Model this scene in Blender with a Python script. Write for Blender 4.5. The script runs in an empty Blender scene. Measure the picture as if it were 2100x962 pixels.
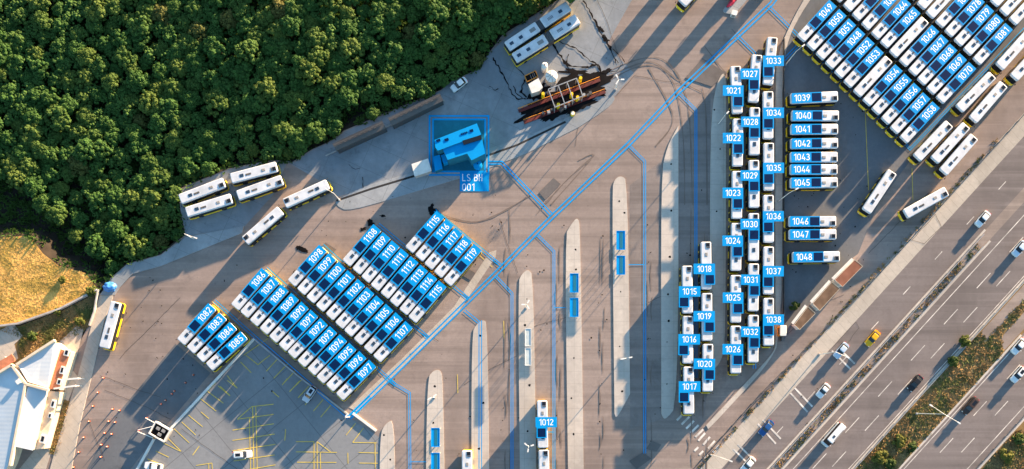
import bpy, bmesh, math, random
from mathutils import Vector, Matrix, noise
random.seed(7)
R = math.radians
SC = bpy.context.scene
COL = SC.collection
# ------------------------------------------------------------------ camera, sky, sun, exposure
S, HC = 8.5, 200.0                      # pixels (2100 wide photo) per metre on the ground; drone height
cam = bpy.data.cameras.new('camera')
cam.sensor_width = 36.0
cam.lens = 36.0 * HC * S / 2100.0
cam.clip_start, cam.clip_end = 1.0, 6000.0
camo = bpy.data.objects.new('camera', cam)
CY = (481 - 830) / S                     # the drone hovers over the lower part of the picture
cam.shift_y = -CY * S / 2100.0
camo.location = (0, CY, HC)
COL.objects.link(camo)
SC.camera = camo
SUN_EL = R(7.8)
SUN_AZ = math.atan2(0.64, 0.77)         # clockwise from +Y
w = bpy.data.worlds.new('World')
SC.world = w
w.use_nodes = True
nt = w.node_tree
sky = nt.nodes.new('ShaderNodeTexSky')
sky.sky_type = 'NISHITA'
sky.sun_disc = False
sky.sun_elevation = SUN_EL
sky.sun_rotation = SUN_AZ
sky.air_density, sky.dust_density, sky.ozone_density = 1.0, 0.6, 1.5
bg = nt.nodes['Background']
tint = nt.nodes.new('ShaderNodeMix'); tint.data_type = 'RGBA'; tint.blend_type = 'MULTIPLY'
tint.inputs[0].default_value = 1.0; tint.inputs[7].default_value = (0.88, 1.06, 1.15, 1)
nt.links.new(sky.outputs[0], tint.inputs[6]); nt.links.new(tint.outputs[2], bg.inputs[0])
bg.inputs[1].default_value = 0.078
sl = bpy.data.lights.new('sun', 'SUN')
sl.energy = 5.0
sl.angle = R(0.6)
sl.color = (1.0, 0.715, 0.455)
so = bpy.data.objects.new('sun', sl)
ce = math.cos(SUN_EL)
so.rotation_euler = Vector((-math.sin(SUN_AZ) * ce, -math.cos(SUN_AZ) * ce, -math.sin(SUN_EL))).to_track_quat('-Z', 'Y').to_euler()
so.location = (120, 140, 60)
COL.objects.link(so)
vs = SC.view_settings
vs.view_transform = 'Standard'
vs.look = 'None'
vs.gamma = 1.0
vs.exposure = 2.5
vs.use_curve_mapping = False

# ------------------------------------------------------------------ helpers
def P(px, py, z=0.0):
    k = (HC - z) / HC
    return Vector(((px - 1050) / S * k, CY + ((481 - py) / S - CY) * k, z))

def tag(o, label=None, cat=None, group=None, kind=None):
    if label: o['label'] = label
    if cat: o['category'] = cat
    if group: o['group'] = group
    if kind: o['kind'] = kind
    return o

def link(name, mesh, parent=None):
    o = bpy.data.objects.new(name, mesh)
    COL.objects.link(o)
    if parent: o.parent = parent
    return o

def empty(name, loc, rz, label, cat, group=None):
    o = bpy.data.objects.new(name, None)
    o.empty_display_size = 0.5
    COL.objects.link(o)
    o.location = loc
    o.rotation_euler = (0, 0, rz)
    return tag(o, label, cat, group)

def mesh_of(name, verts, faces, mats, midx=None, smooth=False):
    me = bpy.data.meshes.new(name)
    me.from_pydata([tuple(v) for v in verts], [], faces)
    for m in (mats if isinstance(mats, (list, tuple)) else [mats]): me.materials.append(m)
    if midx:
        me.polygons.foreach_set('material_index', midx)
    if smooth: me.polygons.foreach_set('use_smooth', [True] * len(me.polygons))
    me.update()
    return me

class MB:
    """collects shapes into one mesh"""
    def __init__(s): s.v, s.f, s.m = [], [], []
    def add(s, vs, fs, m=0):
        b = len(s.v)
        s.v += [Vector(v) for v in vs]
        s.f += [tuple(i + b for i in f) for f in fs]
        s.m += [m] * len(fs)
    def box(s, c, d, m=0, rz=0.0):
        c = Vector(c); hx, hy, hz = d[0] / 2, d[1] / 2, d[2] / 2
        cr, sr = math.cos(rz), math.sin(rz)
        vs = []
        for z in (-hz, hz):
            for x, y in ((-hx, -hy), (hx, -hy), (hx, hy), (-hx, hy)):
                vs.append((c.x + x * cr - y * sr, c.y + x * sr + y * cr, c.z + z))
        s.add(vs, [(3, 2, 1, 0), (4, 5, 6, 7), (0, 1, 5, 4), (1, 2, 6, 5), (2, 3, 7, 6), (3, 0, 4, 7)], m)
    def bar(s, a, b, r0, r1=None, n=6, m=0, cap=True):
        a, b = Vector(a), Vector(b); r1 = r0 if r1 is None else r1
        q = (b - a).to_track_quat('Z', 'Y')
        vs = []
        for p, r in ((a, r0), (b, r1)):
            for i in range(n):
                t = 2 * math.pi * (i + 0.5) / n
                vs.append(p + q @ Vector((math.cos(t) * r, math.sin(t) * r, 0)))
        fs = [(i, (i + 1) % n, n + (i + 1) % n, n + i) for i in range(n)]
        if cap: fs += [tuple(reversed(range(n))), tuple(range(n, 2 * n))]
        s.add(vs, fs, m)
    def loft(s, loops, ms=0, cap0=True, cap1=True):
        n = len(loops[0]); vs = [p for l in loops for p in l]
        b = len(s.v)
        s.v += [Vector(v) for v in vs]
        for k in range(len(loops) - 1):
            m = ms[k] if isinstance(ms, (list, tuple)) else ms
            for i in range(n):
                j = (i + 1) % n
                s.f.append((b + k * n + i, b + k * n + j, b + (k + 1) * n + j, b + (k + 1) * n + i)); s.m.append(m)
        if cap0: s.f.append(tuple(b + i for i in reversed(range(n)))); s.m.append(ms[0] if isinstance(ms, (list, tuple)) else ms)
        if cap1: s.f.append(tuple(b + (len(loops) - 1) * n + i for i in range(n))); s.m.append(ms[-1] if isinstance(ms, (list, tuple)) else ms)
    def prism(s, pts, z0, z1, m=0, mt=None):
        """pts: world xy or Vector list (any order)"""
        a = sum(pts[i][0] * pts[(i + 1) % len(pts)][1] - pts[(i + 1) % len(pts)][0] * pts[i][1] for i in range(len(pts)))
        if a < 0: pts = list(reversed(pts))
        n = len(pts)
        s.add([(p[0], p[1], z0) for p in pts] + [(p[0], p[1], z1) for p in pts],
              [(i, (i + 1) % n, n + (i + 1) % n, n + i) for i in range(n)], m)
        s.add([(p[0], p[1], z1) for p in pts], [tuple(range(n))], m if mt is None else mt)
    def sheet(s, pts, m=0):
        a = sum(pts[i][0] * pts[(i + 1) % len(pts)][1] - pts[(i + 1) % len(pts)][0] * pts[i][1] for i in range(len(pts)))
        if a < 0: pts = list(reversed(pts))
        s.add(pts, [tuple(range(len(pts)))], m)
    def ribbon(s, pts, wid, z, m=0, closed=False):
        """flat strip along world points"""
        n = len(pts); L, Rr = [], []
        for i in range(n):
            p = Vector(pts[i][:2])
            a = Vector(pts[i - 1][:2]) if (i > 0 or closed) else None
            c = Vector(pts[(i + 1) % n][:2]) if (i < n - 1 or closed) else None
            d1 = (p - a).normalized() if a is not None else None
            d2 = (c - p).normalized() if c is not None else None
            d = (d1 + d2).normalized() if d1 is not None and d2 is not None else (d1 or d2)
            nn = Vector((-d.y, d.x))
            k = 1.0
            if d1 is not None and d2 is not None: k = 1 / max(0.5, nn.dot(Vector((-d1.y, d1.x))))
            ww = (wid[i] if isinstance(wid, (list, tuple)) else wid) / 2 * k
            L.append((p.x + nn.x * ww, p.y + nn.y * ww, z)); Rr.append((p.x - nn.x * ww, p.y - nn.y * ww, z))
        m_ = n if closed else n - 1
        s.add(L + Rr, [(n + i, n + (i + 1) % n, (i + 1) % n, i) for i in range(m_)], m)
    def build(s, name, mats, parent=None, smooth=False):
        return link(name, mesh_of(name, s.v, s.f, mats, s.m, smooth), parent)
    def mesh(s, name, mats, smooth=False):
        return mesh_of(name, s.v, s.f, mats, s.m, smooth)

def rr(x0, x1, hw, r, z, n=3):
    """rounded rectangle loop"""
    out = []
    for cx, cy, a0 in ((x1 - r, hw - r, 0), (x0 + r, hw - r, 90), (x0 + r, -hw + r, 180), (x1 - r, -hw + r, 270)):
        for i in range(n + 1):
            t = R(a0 + 90 * i / n)
            out.append((cx + r * math.cos(t), cy + r * math.sin(t), z))
    return out

# ------------------------------------------------------------------ materials
def new_mat(name):
    m = bpy.data.materials.new(name); m.use_nodes = True
    return m, m.node_tree.nodes, m.node_tree.links, m.node_tree.nodes['Principled BSDF']

def flat(name, col, rough=0.6, metal=0.0, var=0.0, vscale=1.0, spec=0.5):
    """paint-like surface with a little procedural wear and a per-object tint"""
    m, N, L, B = new_mat(name)
    B.inputs['Roughness'].default_value = rough
    B.inputs['Metallic'].default_value = metal
    B.inputs['Specular IOR Level'].default_value = spec
    if var:
        tc = N.new('ShaderNodeTexCoord'); nz = N.new('ShaderNodeTexNoise')
        nz.inputs['Scale'].default_value = vscale; nz.inputs['Detail'].default_value = 5
        oi = N.new('ShaderNodeObjectInfo')
        ad = N.new('ShaderNodeVectorMath'); ad.operation = 'ADD'
        mu = N.new('ShaderNodeMath'); mu.operation = 'MULTIPLY'; mu.inputs[1].default_value = 57.0
        L.new(oi.outputs['Random'], mu.inputs[0])
        L.new(tc.outputs['Object'], ad.inputs[0]); L.new(mu.outputs[0], ad.inputs[1])
        L.new(ad.outputs[0], nz.inputs['Vector'])
        rp = N.new('ShaderNodeValToRGB')
        rp.color_ramp.elements[0].position = 0.3; rp.color_ramp.elements[1].position = 0.7
        rp.color_ramp.elements[0].color = [c * (1 - var) for c in col] + [1]
        rp.color_ramp.elements[1].color = [min(1, c * (1 + var * 0.5)) for c in col] + [1]
        L.new(nz.outputs['Fac'], rp.inputs[0]); L.new(rp.outputs[0], B.inputs['Base Color'])
    else:
        B.inputs['Base Color'].default_value = (*col, 1)
    return m

def ground(name, c0, c1, big=0.03, fine=1.6, stain=None, stain_amt=0.5, bump=0.15, streak=None, rough=0.9, joints=None):
    """worn paving: large patches, fine grain, dark stains, optional streaks along a direction and slab joints"""
    m, N, L, B = new_mat(name)
    B.inputs['Roughness'].default_value = rough
    B.inputs['Specular IOR Level'].default_value = 0.25
    tc = N.new('ShaderNodeTexCoord')
    def noi(scale, det=6, rot=0.0, sc=(1, 1, 1), rough_=0.6):
        mp = N.new('ShaderNodeMapping'); mp.inputs['Rotation'].default_value = (0, 0, rot); mp.inputs['Scale'].default_value = sc
        n = N.new('ShaderNodeTexNoise'); n.inputs['Scale'].default_value = scale; n.inputs['Detail'].default_value = det
        n.inputs['Roughness'].default_value = rough_
        L.new(tc.outputs['Object'], mp.inputs[0]); L.new(mp.outputs[0], n.inputs['Vector'])
        return n.outputs['Fac']
    def ramp(fac, a, b, ca=(0, 0, 0, 1), cb=(1, 1, 1, 1)):
        r = N.new('ShaderNodeValToRGB'); r.color_ramp.elements[0].position = a; r.color_ramp.elements[1].position = b
        r.color_ramp.elements[0].color = ca; r.color_ramp.elements[1].color = cb
        L.new(fac, r.inputs[0]); return r.outputs[0]
    def mix(fac, a, b, mode='MIX', k=None):
        x = N.new('ShaderNodeMix'); x.data_type = 'RGBA'; x.blend_type = mode
        if k is not None:
            mm = N.new('ShaderNodeMath'); mm.operation = 'MULTIPLY'; mm.inputs[1].default_value = k
            L.new(fac, mm.inputs[0]); L.new(mm.outputs[0], x.inputs[0])
        else: L.new(fac, x.inputs[0])
        for s_, i in ((a, 6), (b, 7)):
            if isinstance(s_, tuple): x.inputs[i].default_value = (*s_[:3], 1)
            else: L.new(s_, x.inputs[i])
        return x.outputs[2]
    c = ramp(noi(big, 8), 0.32, 0.68, (*c0, 1), (*c1, 1))
    c = mix(ramp(noi(0.045, 9, rot=0.8, sc=(1, .45, 1), rough_=0.65), 0.48, 0.66), c, tuple(v * 0.66 for v in c0), 'MIX', 0.8)
    c = mix(ramp(noi(0.16, 9, rot=0.75, sc=(.35, 1, 1), rough_=0.7), 0.56, 0.70), c, tuple(min(1, v * 1.12) for v in c1), 'MIX', 0.55)
    c = mix(ramp(noi(fine, 8, rough_=0.75), 0.3, 0.75), c, tuple(v * 0.72 for v in c0), 'MIX', 0.55)
    c = mix(ramp(noi(0.28, 10, rough_=0.7), 0.56, 0.72), c, tuple(v * 0.6 for v in c0), 'MIX', 0.5)
    if stain:
        c = mix(ramp(noi(0.11, 12, rough_=0.72), 0.58, 0.70), c, stain, 'MIX', stain_amt)
        c = mix(ramp(noi(0.9, 3, rough_=0.5), 0.70, 0.76), c, stain, 'MIX', stain_amt)
    if streak is not None:
        c = mix(ramp(noi(1.0, 6, rot=-streak, sc=(0.012, 0.35, 1)), 0.45, 0.72), c, tuple(v * 0.55 for v in c0), 'MIX', 0.7)
        c = mix(ramp(noi(1.3, 4, rot=-streak, sc=(0.02, 0.9, 1)), 0.55, 0.8), c, tuple(min(1, v * 1.25) for v in c1), 'MIX', 0.35)
    if joints:
        br = N.new('ShaderNodeTexBrick'); mp = N.new('ShaderNodeMapping')
        mp.inputs['Rotation'].default_value = (0, 0, joints[2])
        L.new(tc.outputs['Object'], mp.inputs[0]); L.new(mp.outputs[0], br.inputs['Vector'])
        br.offset = 0.0; br.inputs['Scale'].default_value = 1.0
        br.inputs['Brick Width'].default_value = joints[0]; br.inputs['Row Height'].default_value = joints[1]
        br.inputs['Mortar Size'].default_value = joints[3]; br.inputs['Mortar Smooth'].default_value = 0.3
        c = mix(br.outputs['Fac'], c, tuple(v * 0.5 for v in c0), 'MIX', 0.7)
    L.new(c, B.inputs['Base Color'])
    if bump:
        bp = N.new('ShaderNodeBump'); bp.inputs['Strength'].default_value = bump; bp.inputs['Distance'].default_value = 0.02
        L.new(noi(5.0, 6), bp.inputs['Height']); L.new(bp.outputs[0], B.inputs['Normal'])
    return m

M = {}
ROADROT = math.atan2(0.74, 0.673)
M['yard'] = ground('yard_asphalt', (0.27, 0.212, 0.184), (0.375, 0.298, 0.258), 0.022, 1.2, (0.10, 0.082, 0.075), 0.45, streak=R(48))
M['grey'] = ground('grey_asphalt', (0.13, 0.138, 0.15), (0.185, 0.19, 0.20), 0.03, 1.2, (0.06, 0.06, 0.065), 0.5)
M['park'] = ground('parking_asphalt', (0.205, 0.215, 0.225), (0.27, 0.275, 0.28), 0.035, 1.0, (0.11, 0.11, 0.12), 0.4, joints=(9.5, 9.0, R(-39), 0.10))
M['conc'] = ground('wet_concrete', (0.25, 0.27, 0.285), (0.38, 0.40, 0.41), 0.05, 0.8, (0.14, 0.145, 0.16), 0.55, joints=(8.0, 6.0, R(24), 0.05))
M['apron'] = ground('shade_tinted_apron', (0.20, 0.22, 0.24), (0.32, 0.34, 0.36), 0.06, 0.7, (0.08, 0.085, 0.095), 0.6, joints=(8.0, 6.0, R(24), 0.04))  # concrete darkened and blued: tree shade put into the base colour
M['plat'] = ground('platform_paving', (0.50, 0.44, 0.385), (0.60, 0.535, 0.46), 0.05, 0.9, (0.30, 0.26, 0.22), 0.35, joints=(3.0, 3.0, 0, 0.03))
M['walk'] = ground('sidewalk_paving', (0.44, 0.385, 0.32), (0.58, 0.51, 0.43), 0.06, 1.1, (0.24, 0.21, 0.18), 0.4, joints=(40.0, 2.0, ROADROT, 0.03))
M['shoulder'] = ground('dusty_path', (0.27, 0.215, 0.185), (0.37, 0.30, 0.255), 0.05, 1.1, (0.16, 0.13, 0.11), 0.4, streak=ROADROT)
M['road'] = ground('highway_asphalt', (0.19, 0.162, 0.153), (0.25, 0.212, 0.20), 0.02, 1.5, (0.13, 0.105, 0.10), 0.25, streak=ROADROT)
M['lane'] = ground('lane_asphalt', (0.22, 0.185, 0.17), (0.30, 0.25, 0.225), 0.03, 1.3, (0.09, 0.078, 0.072), 0.5, streak=R(90))
M['kerb'] = ground('kerb_stone', (0.50, 0.45, 0.40), (0.62, 0.56, 0.49), 0.3, 1.5, (0.3, 0.27, 0.24), 0.3, bump=0)
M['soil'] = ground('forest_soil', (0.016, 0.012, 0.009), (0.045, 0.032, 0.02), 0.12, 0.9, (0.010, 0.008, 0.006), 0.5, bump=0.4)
M['field'] = ground('dry_field', (0.60, 0.29, 0.05), (0.86, 0.50, 0.15), 0.12, 1.4, (0.26, 0.17, 0.035), 0.8, bump=0.3)
M['scrub'] = ground('scrub_ground', (0.17, 0.11, 0.045), (0.32, 0.20, 0.08), 0.15, 1.0, (0.05, 0.045, 0.02), 0.6, bump=0.5)
M['white_line'] = flat('white_road_paint', (0.66, 0.61, 0.55), 0.7, var=0.45, vscale=0.6)
M['yellow_line'] = flat('yellow_road_paint', (0.66, 0.48, 0.08), 0.7, var=0.25, vscale=0.7)
M['dark_line'] = flat('tar_seam', (0.055, 0.05, 0.048), 0.8, var=0.3, vscale=0.5)
M['tyre_mark'] = flat('tyre_mark', (0.155, 0.12, 0.102), 0.85, var=0.2, vscale=0.4)
M['oil'] = flat('oil_stain', (0.008, 0.007, 0.008), 0.8, var=0.5, vscale=0.5, spec=0.08)
M['wine'] = flat('red_grime', (0.12, 0.008, 0.006), 0.6, var=0.5, vscale=0.6)
M['overlay_line'] = flat('overlay_line_blue', (0.0, 0.29, 0.66), 0.7, var=0.12, vscale=0.3, spec=0.1)  # colour of the overlay lines and outline
M['blue'] = flat('overlay_blue', (0.0, 0.27, 0.62), 0.7, var=0.05, vscale=0.5, spec=0.08)  # colour of the overlay graphics
M['teal'] = ground('overlay_teal', (0.008, 0.13, 0.20), (0.012, 0.19, 0.29), 0.1, 1.0, (0.006, 0.08, 0.12), 0.5, bump=0.1)
M['navy'] = flat('navy_marker', (0.001, 0.016, 0.065), 0.8, var=0.1, vscale=1.0, spec=0.05)
M['number'] = flat('white_number', (0.85, 0.87, 0.88), 0.6)
M['bus_white'] = flat('bus_white', (0.60, 0.615, 0.64), 0.5, var=0.22, vscale=0.5)
M['bus_yellow'] = flat('bus_yellow', (0.86, 0.58, 0.01), 0.45, var=0.10, vscale=0.8)
M['glass'] = flat('dark_glass', (0.012, 0.014, 0.018), 0.12)
M['blueglass'] = flat('hatch_glass', (0.03, 0.055, 0.09), 0.2)
M['black'] = flat('black_rubber', (0.015, 0.015, 0.016), 0.8)
M['darkgrey'] = flat('dark_grey_metal', (0.06, 0.06, 0.065), 0.6, var=0.2, vscale=2)
M['grille'] = flat('vent_grey', (0.26, 0.25, 0.24), 0.7, var=0.2, vscale=3)
M['steel'] = flat('galvanised_steel', (0.38, 0.39, 0.40), 0.45, 0.4, var=0.15, vscale=2)
M['lampwhite'] = flat('lamp_white', (0.75, 0.73, 0.68), 0.5, var=0.08, vscale=1)
M['roof_metal'] = None
M['concrete'] = flat('plain_concrete', (0.42, 0.39, 0.36), 0.85, var=0.25, vscale=0.7)
M['white_wall'] = flat('white_wall', (0.72, 0.68, 0.62), 0.8, var=0.15, vscale=0.8)
M['shed_roof'] = ground('weathered_grey_roof', (0.105, 0.095, 0.09), (0.16, 0.145, 0.135), 0.2, 1.2, (0.06, 0.055, 0.05), 0.5, bump=0.2)
M['brick'] = flat('terracotta', (0.45, 0.17, 0.09), 0.8, var=0.25, vscale=1.0)
M['cream'] = flat('cream_render', (0.68, 0.55, 0.40), 0.85, var=0.15, vscale=0.8)
M['rust'] = ground('rusty_roof', (0.22, 0.085, 0.05), (0.33, 0.14, 0.09), 0.5, 2.0, (0.10, 0.06, 0.04), 0.4, bump=0.2)
M['mottle'] = ground('leaf_littered_roof', (0.11, 0.065, 0.04), (0.26, 0.16, 0.10), 0.55, 2.2, (0.04, 0.03, 0.02), 0.8, bump=0.4)
M['orange'] = flat('orange_paint', (0.70, 0.24, 0.02), 0.5, var=0.2, vscale=0.6)
M['cone'] = flat('cone_orange', (0.75, 0.13, 0.05), 0.5, var=0.1, vscale=3)
M['bark'] = flat('bark', (0.09, 0.06, 0.04), 0.95, var=0.3, vscale=3)
M['red'] = flat('red_paint', (0.55, 0.02, 0.06), 0.5, var=0.1, vscale=2)
M['bluecloth'] = flat('blue_tarpaulin', (0.05, 0.22, 0.55), 0.5, var=0.35, vscale=1.2)

def corrugated(name, c):
    m, N, L, B = new_mat(name)
    tc = N.new('ShaderNodeTexCoord'); wv = N.new('ShaderNodeTexWave'); wv.inputs['Scale'].default_value = 0.32
    wv.bands_direction = 'Y'; wv.inputs['Distortion'].default_value = 0.0
    L.new(tc.outputs['Object'], wv.inputs['Vector'])
    nz = N.new('ShaderNodeTexNoise'); nz.inputs['Scale'].default_value = 0.25; nz.inputs['Detail'].default_value = 6
    L.new(tc.outputs['Object'], nz.inputs['Vector'])
    rp = N.new('ShaderNodeValToRGB'); rp.color_ramp.elements[0].position = 0.3; rp.color_ramp.elements[1].position = 0.7
    rp.color_ramp.elements[0].color = [v * 0.88 for v in c] + [1]; rp.color_ramp.elements[1].color = [*c, 1]
    L.new(nz.outputs['Fac'], rp.inputs[0]); L.new(rp.outputs[0], B.inputs['Base Color'])
    bp = N.new('ShaderNodeBump'); bp.inputs['Strength'].default_value = 0.06; bp.inputs['Distance'].default_value = 0.08
    L.new(wv.outputs['Fac'], bp.inputs['Height']); L.new(bp.outputs[0], B.inputs['Normal'])
    B.inputs['Roughness'].default_value = 0.5
    return m
M['roof_metal'] = corrugated('pale_metal_roof', (0.54, 0.585, 0.62))

def foliage(name, c_dark, c_mid, c_alt, tint=0.35):
    m, N, L, B = new_mat(name)
    tc = N.new('ShaderNodeTexCoord'); oi = N.new('ShaderNodeObjectInfo')
    nz = N.new('ShaderNodeTexNoise'); nz.inputs['Scale'].default_value = 0.9; nz.inputs['Detail'].default_value = 4
    L.new(tc.outputs['Object'], nz.inputs['Vector'])
    rp = N.new('ShaderNodeValToRGB'); rp.color_ramp.elements[0].position = 0.35; rp.color_ramp.elements[1].position = 0.68
    rp.color_ramp.elements[0].color = (*c_dark, 1); rp.color_ramp.elements[1].color = (*c_mid, 1)
    L.new(nz.outputs['Fac'], rp.inputs[0])
    rr_ = N.new('ShaderNodeValToRGB'); rr_.color_ramp.elements[0].position = 0.45; rr_.color_ramp.elements[1].position = 1.0
    rr_.color_ramp.elements[0].color = (0, 0, 0, 1); rr_.color_ramp.elements[1].color = (1, 1, 1, 1)
    L.new(oi.outputs['Random'], rr_.inputs[0])
    mu = N.new('ShaderNodeMath'); mu.operation = 'MULTIPLY'; mu.inputs[1].default_value = tint
    L.new(rr_.outputs[0], mu.inputs[0])
    mx = N.new('ShaderNodeMix'); mx.data_type = 'RGBA'
    L.new(mu.outputs[0], mx.inputs[0]); L.new(rp.outputs[0], mx.inputs[6]); mx.inputs[7].default_value = (*c_alt, 1)
    L.new(mx.outputs[2], B.inputs['Base Color'])
    B.inputs['Roughness'].default_value = 0.75
    B.inputs['Specular IOR Level'].default_value = 0.2
    tr = N.new('ShaderNodeBsdfTranslucent'); L.new(mx.outputs[2], tr.inputs[0])
    ms = N.new('ShaderNodeMixShader'); ms.inputs[0].default_value = 0.22
    L.new(B.outputs[0], ms.inputs[1]); L.new(tr.outputs[0], ms.inputs[2])
    L.new(ms.outputs[0], N['Material Output'].inputs[0])
    return m
M['leaf'] = foliage('pine_green', (0.032, 0.078, 0.014), (0.060, 0.138, 0.026), (0.115, 0.15, 0.026), 0.65)
M['leaf_brown'] = foliage('autumn_olive', (0.06, 0.075, 0.016), (0.12, 0.125, 0.03), (0.15, 0.12, 0.03), 0.5)
M['shrub'] = foliage('shrub_green', (0.03, 0.06, 0.012), (0.10, 0.13, 0.03), (0.2, 0.17, 0.03), 0.5)

# ------------------------------------------------------------------ terrain
FOREST = [(-90, -150), (1285, -150), (1262, -40), (1180, -32), (1135, 5), (1062, 52), (1030, 72), (1000, 112), (985, 140), (925, 166), (905, 184), (790, 232), (705, 268), (672, 292),
          (640, 306), (600, 332), (560, 328), (470, 345), (366, 388), (370, 430), (380, 482), (330, 522), (262, 540), (225, 572), (205, 590),
          (172, 556), (118, 542), (88, 516), (62, 482), (0, 484), (-90, 470)]
def inside(poly, x, y):
    c = False; n = len(poly); j = n - 1
    for i in range(n):
        xi, yi = poly[i]; xj, yj = poly[j]
        if (yi > y) != (yj > y) and x < (xj - xi) * (y - yi) / (yj - yi) + xi: c = not c
        j = i
    return c
def edge_dist(poly, x, y):
    d = 1e9; n = len(poly)
    for i in range(n):
        ax, ay = poly[i]; bx, by = poly[(i + 1) % n]
        t = max(0, min(1, ((x - ax) * (bx - ax) + (y - ay) * (by - ay)) / ((bx - ax) ** 2 + (by - ay) ** 2)))
        d = min(d, math.hypot(x - ax - t * (bx - ax), y - ay - t * (by - ay)))
    return d
def ground_z(px, py):
    """height of the natural ground in metres"""
    if not inside(FOREST, px, py): return 0.0
    d = edge_dist(FOREST, px, py) / S
    t = max(0, min(1, (px - 330) / 330))
    depth = 5.2 + (1.7 - 5.2) * (t * t * (3 - 2 * t))
    k = min(1, d / 3.0)
    return -depth * k * k * (3 - 2 * k)
xs = [-2400, -900, -400, -220] + [x for x in range(-140, 30, 2)] + [40, 60, 90, 140, 220, 400, 900, 2400]
ys = [-2400, -900, -400, -200, -100, -60, -30] + [y for y in range(-16, 76, 2)] + [90, 120, 200, 400, 900, 2400]
gv, gf = [], []
for y in ys:
    for x in xs:
        gv.append((x, y, ground_z(x * S + 1050, 481 - y * S)))
for j in range(len(ys) - 1):
    for i in range(len(xs) - 1):
        a = j * len(xs) + i
        gf.append((a, a + 1, a + 1 + len(xs), a + len(xs)))
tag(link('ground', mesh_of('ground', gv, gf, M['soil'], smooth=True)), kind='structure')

LAYER = [0.006]
def nextz(step=0.004):
    LAYER[0] += step * .3
    return LAYER[0]
def sheet(name, pts, mat, z=None):
    z = nextz() if z is None else z
    b = MB(); b.sheet([P(x, y, 0) + Vector((0, 0, z)) for x, y in pts])
    return tag(b.build(name, mat), kind='structure')

# yard: everything right of and below the wood
yard = [(-300, 1200), (2500, 1200), (2500, -300), (1290, -300), (1285, -150), (1262, -40), (1180, -32), (1135, 5), (1062, 52), (1030, 72), (1000, 112), (985, 140), (925, 166), (905, 184), (790, 232),
        (705, 268), (672, 292), (640, 306), (600, 332), (560, 328), (470, 345), (366, 388), (370, 430), (380, 482), (330, 522), (262, 540), (225, 572), (195, 640), (165, 700), (100, 760), (-300, 900)]
sheet('yard_surface', yard, M['yard'])
# dry field and scrub strip beside the low building
sheet('dry_field', [(-300, 480), (0, 488), (60, 483), (88, 520), (120, 545), (175, 560), (200, 592), (125, 632), (40, 662), (-300, 780)], M['field'])
sheet('scrub_ground', [(-300, 790), (0, 672), (42, 668), (127, 637), (203, 598), (214, 610), (186, 668), (165, 684), (105, 712), (40, 760), (-300, 900)], M['scrub'])
# concrete apron by the wash bay
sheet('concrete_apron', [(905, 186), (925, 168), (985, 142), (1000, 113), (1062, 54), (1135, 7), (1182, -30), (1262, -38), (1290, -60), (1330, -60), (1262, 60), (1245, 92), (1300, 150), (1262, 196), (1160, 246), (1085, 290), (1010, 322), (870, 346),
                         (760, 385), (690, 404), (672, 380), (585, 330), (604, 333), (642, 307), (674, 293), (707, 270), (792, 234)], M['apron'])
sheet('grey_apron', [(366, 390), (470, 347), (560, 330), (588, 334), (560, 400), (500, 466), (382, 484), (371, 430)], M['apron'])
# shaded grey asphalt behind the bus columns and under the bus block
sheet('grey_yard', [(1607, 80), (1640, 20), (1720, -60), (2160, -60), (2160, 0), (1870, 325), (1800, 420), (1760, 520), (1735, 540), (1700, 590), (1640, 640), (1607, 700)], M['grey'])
sheet('parking_surface', [(522, 695), (715, 855), (790, 905), (800, 962), (800, 1060), (200, 1060), (312, 905)], M['park'])
sheet('barrier_lane', [(360, 705), (432, 765), (335, 880), (312, 905), (250, 985), (165, 985), (240, 850)], M['grey'])
# bus lanes between the platforms
for pts in ([(1392, 270), (1427, 220), (1457, 180), (1457, 760), (1440, 880), (1392, 860)], [(1292, 380), (1356, 330), (1356, 860), (1292, 880)],):
    sheet('bus_lane', pts, M['lane'])
# the motorway
d_, n_ = Vector((0.673, -0.740)), Vector((0.740, 0.673))
def rc(v, u):      # motorway coordinates: v across, u along (pixels)
    p = n_ * v + d_ * u
    return (p.x, p.y)
def band(name, v0, v1, mat, u0=-260, u1=1560):
    return sheet(name, [rc(v0, u0), rc(v1, u0), rc(v1, u1), rc(v0, u1)], mat)
sheet('dirt_path', [(1423, 945), (1500, 878), (1600, 770), (1690, 660), (1742, 590), (1780, 560), (1800, 565), (1760, 606), (1423, 957), (1330, 1050), (1300, 1050), (1390, 962)], M['shoulder'])
band('pavement', 1709, 1741, M['walk'])
band('road', 1741, 1812, M['road'])
band('verge', 1812, 1832, M['shoulder'])
band('road', 1832, 1938, M['road'])
band('verge', 1938, 2012, M['scrub'])
band('road', 2012, 2132, M['road'])
band('verge', 2132, 2600, M['scrub'])
sheet('paved_cut', [rc(1946, 850), rc(1967, 838), rc(1964, 1300), rc(1946, 1300)], M['shoulder'])
sheet('paved_cut', [rc(1984, 868), rc(2007, 852), rc(2007, 1300), rc(1984, 1300)], M['shoulder'])

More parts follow.
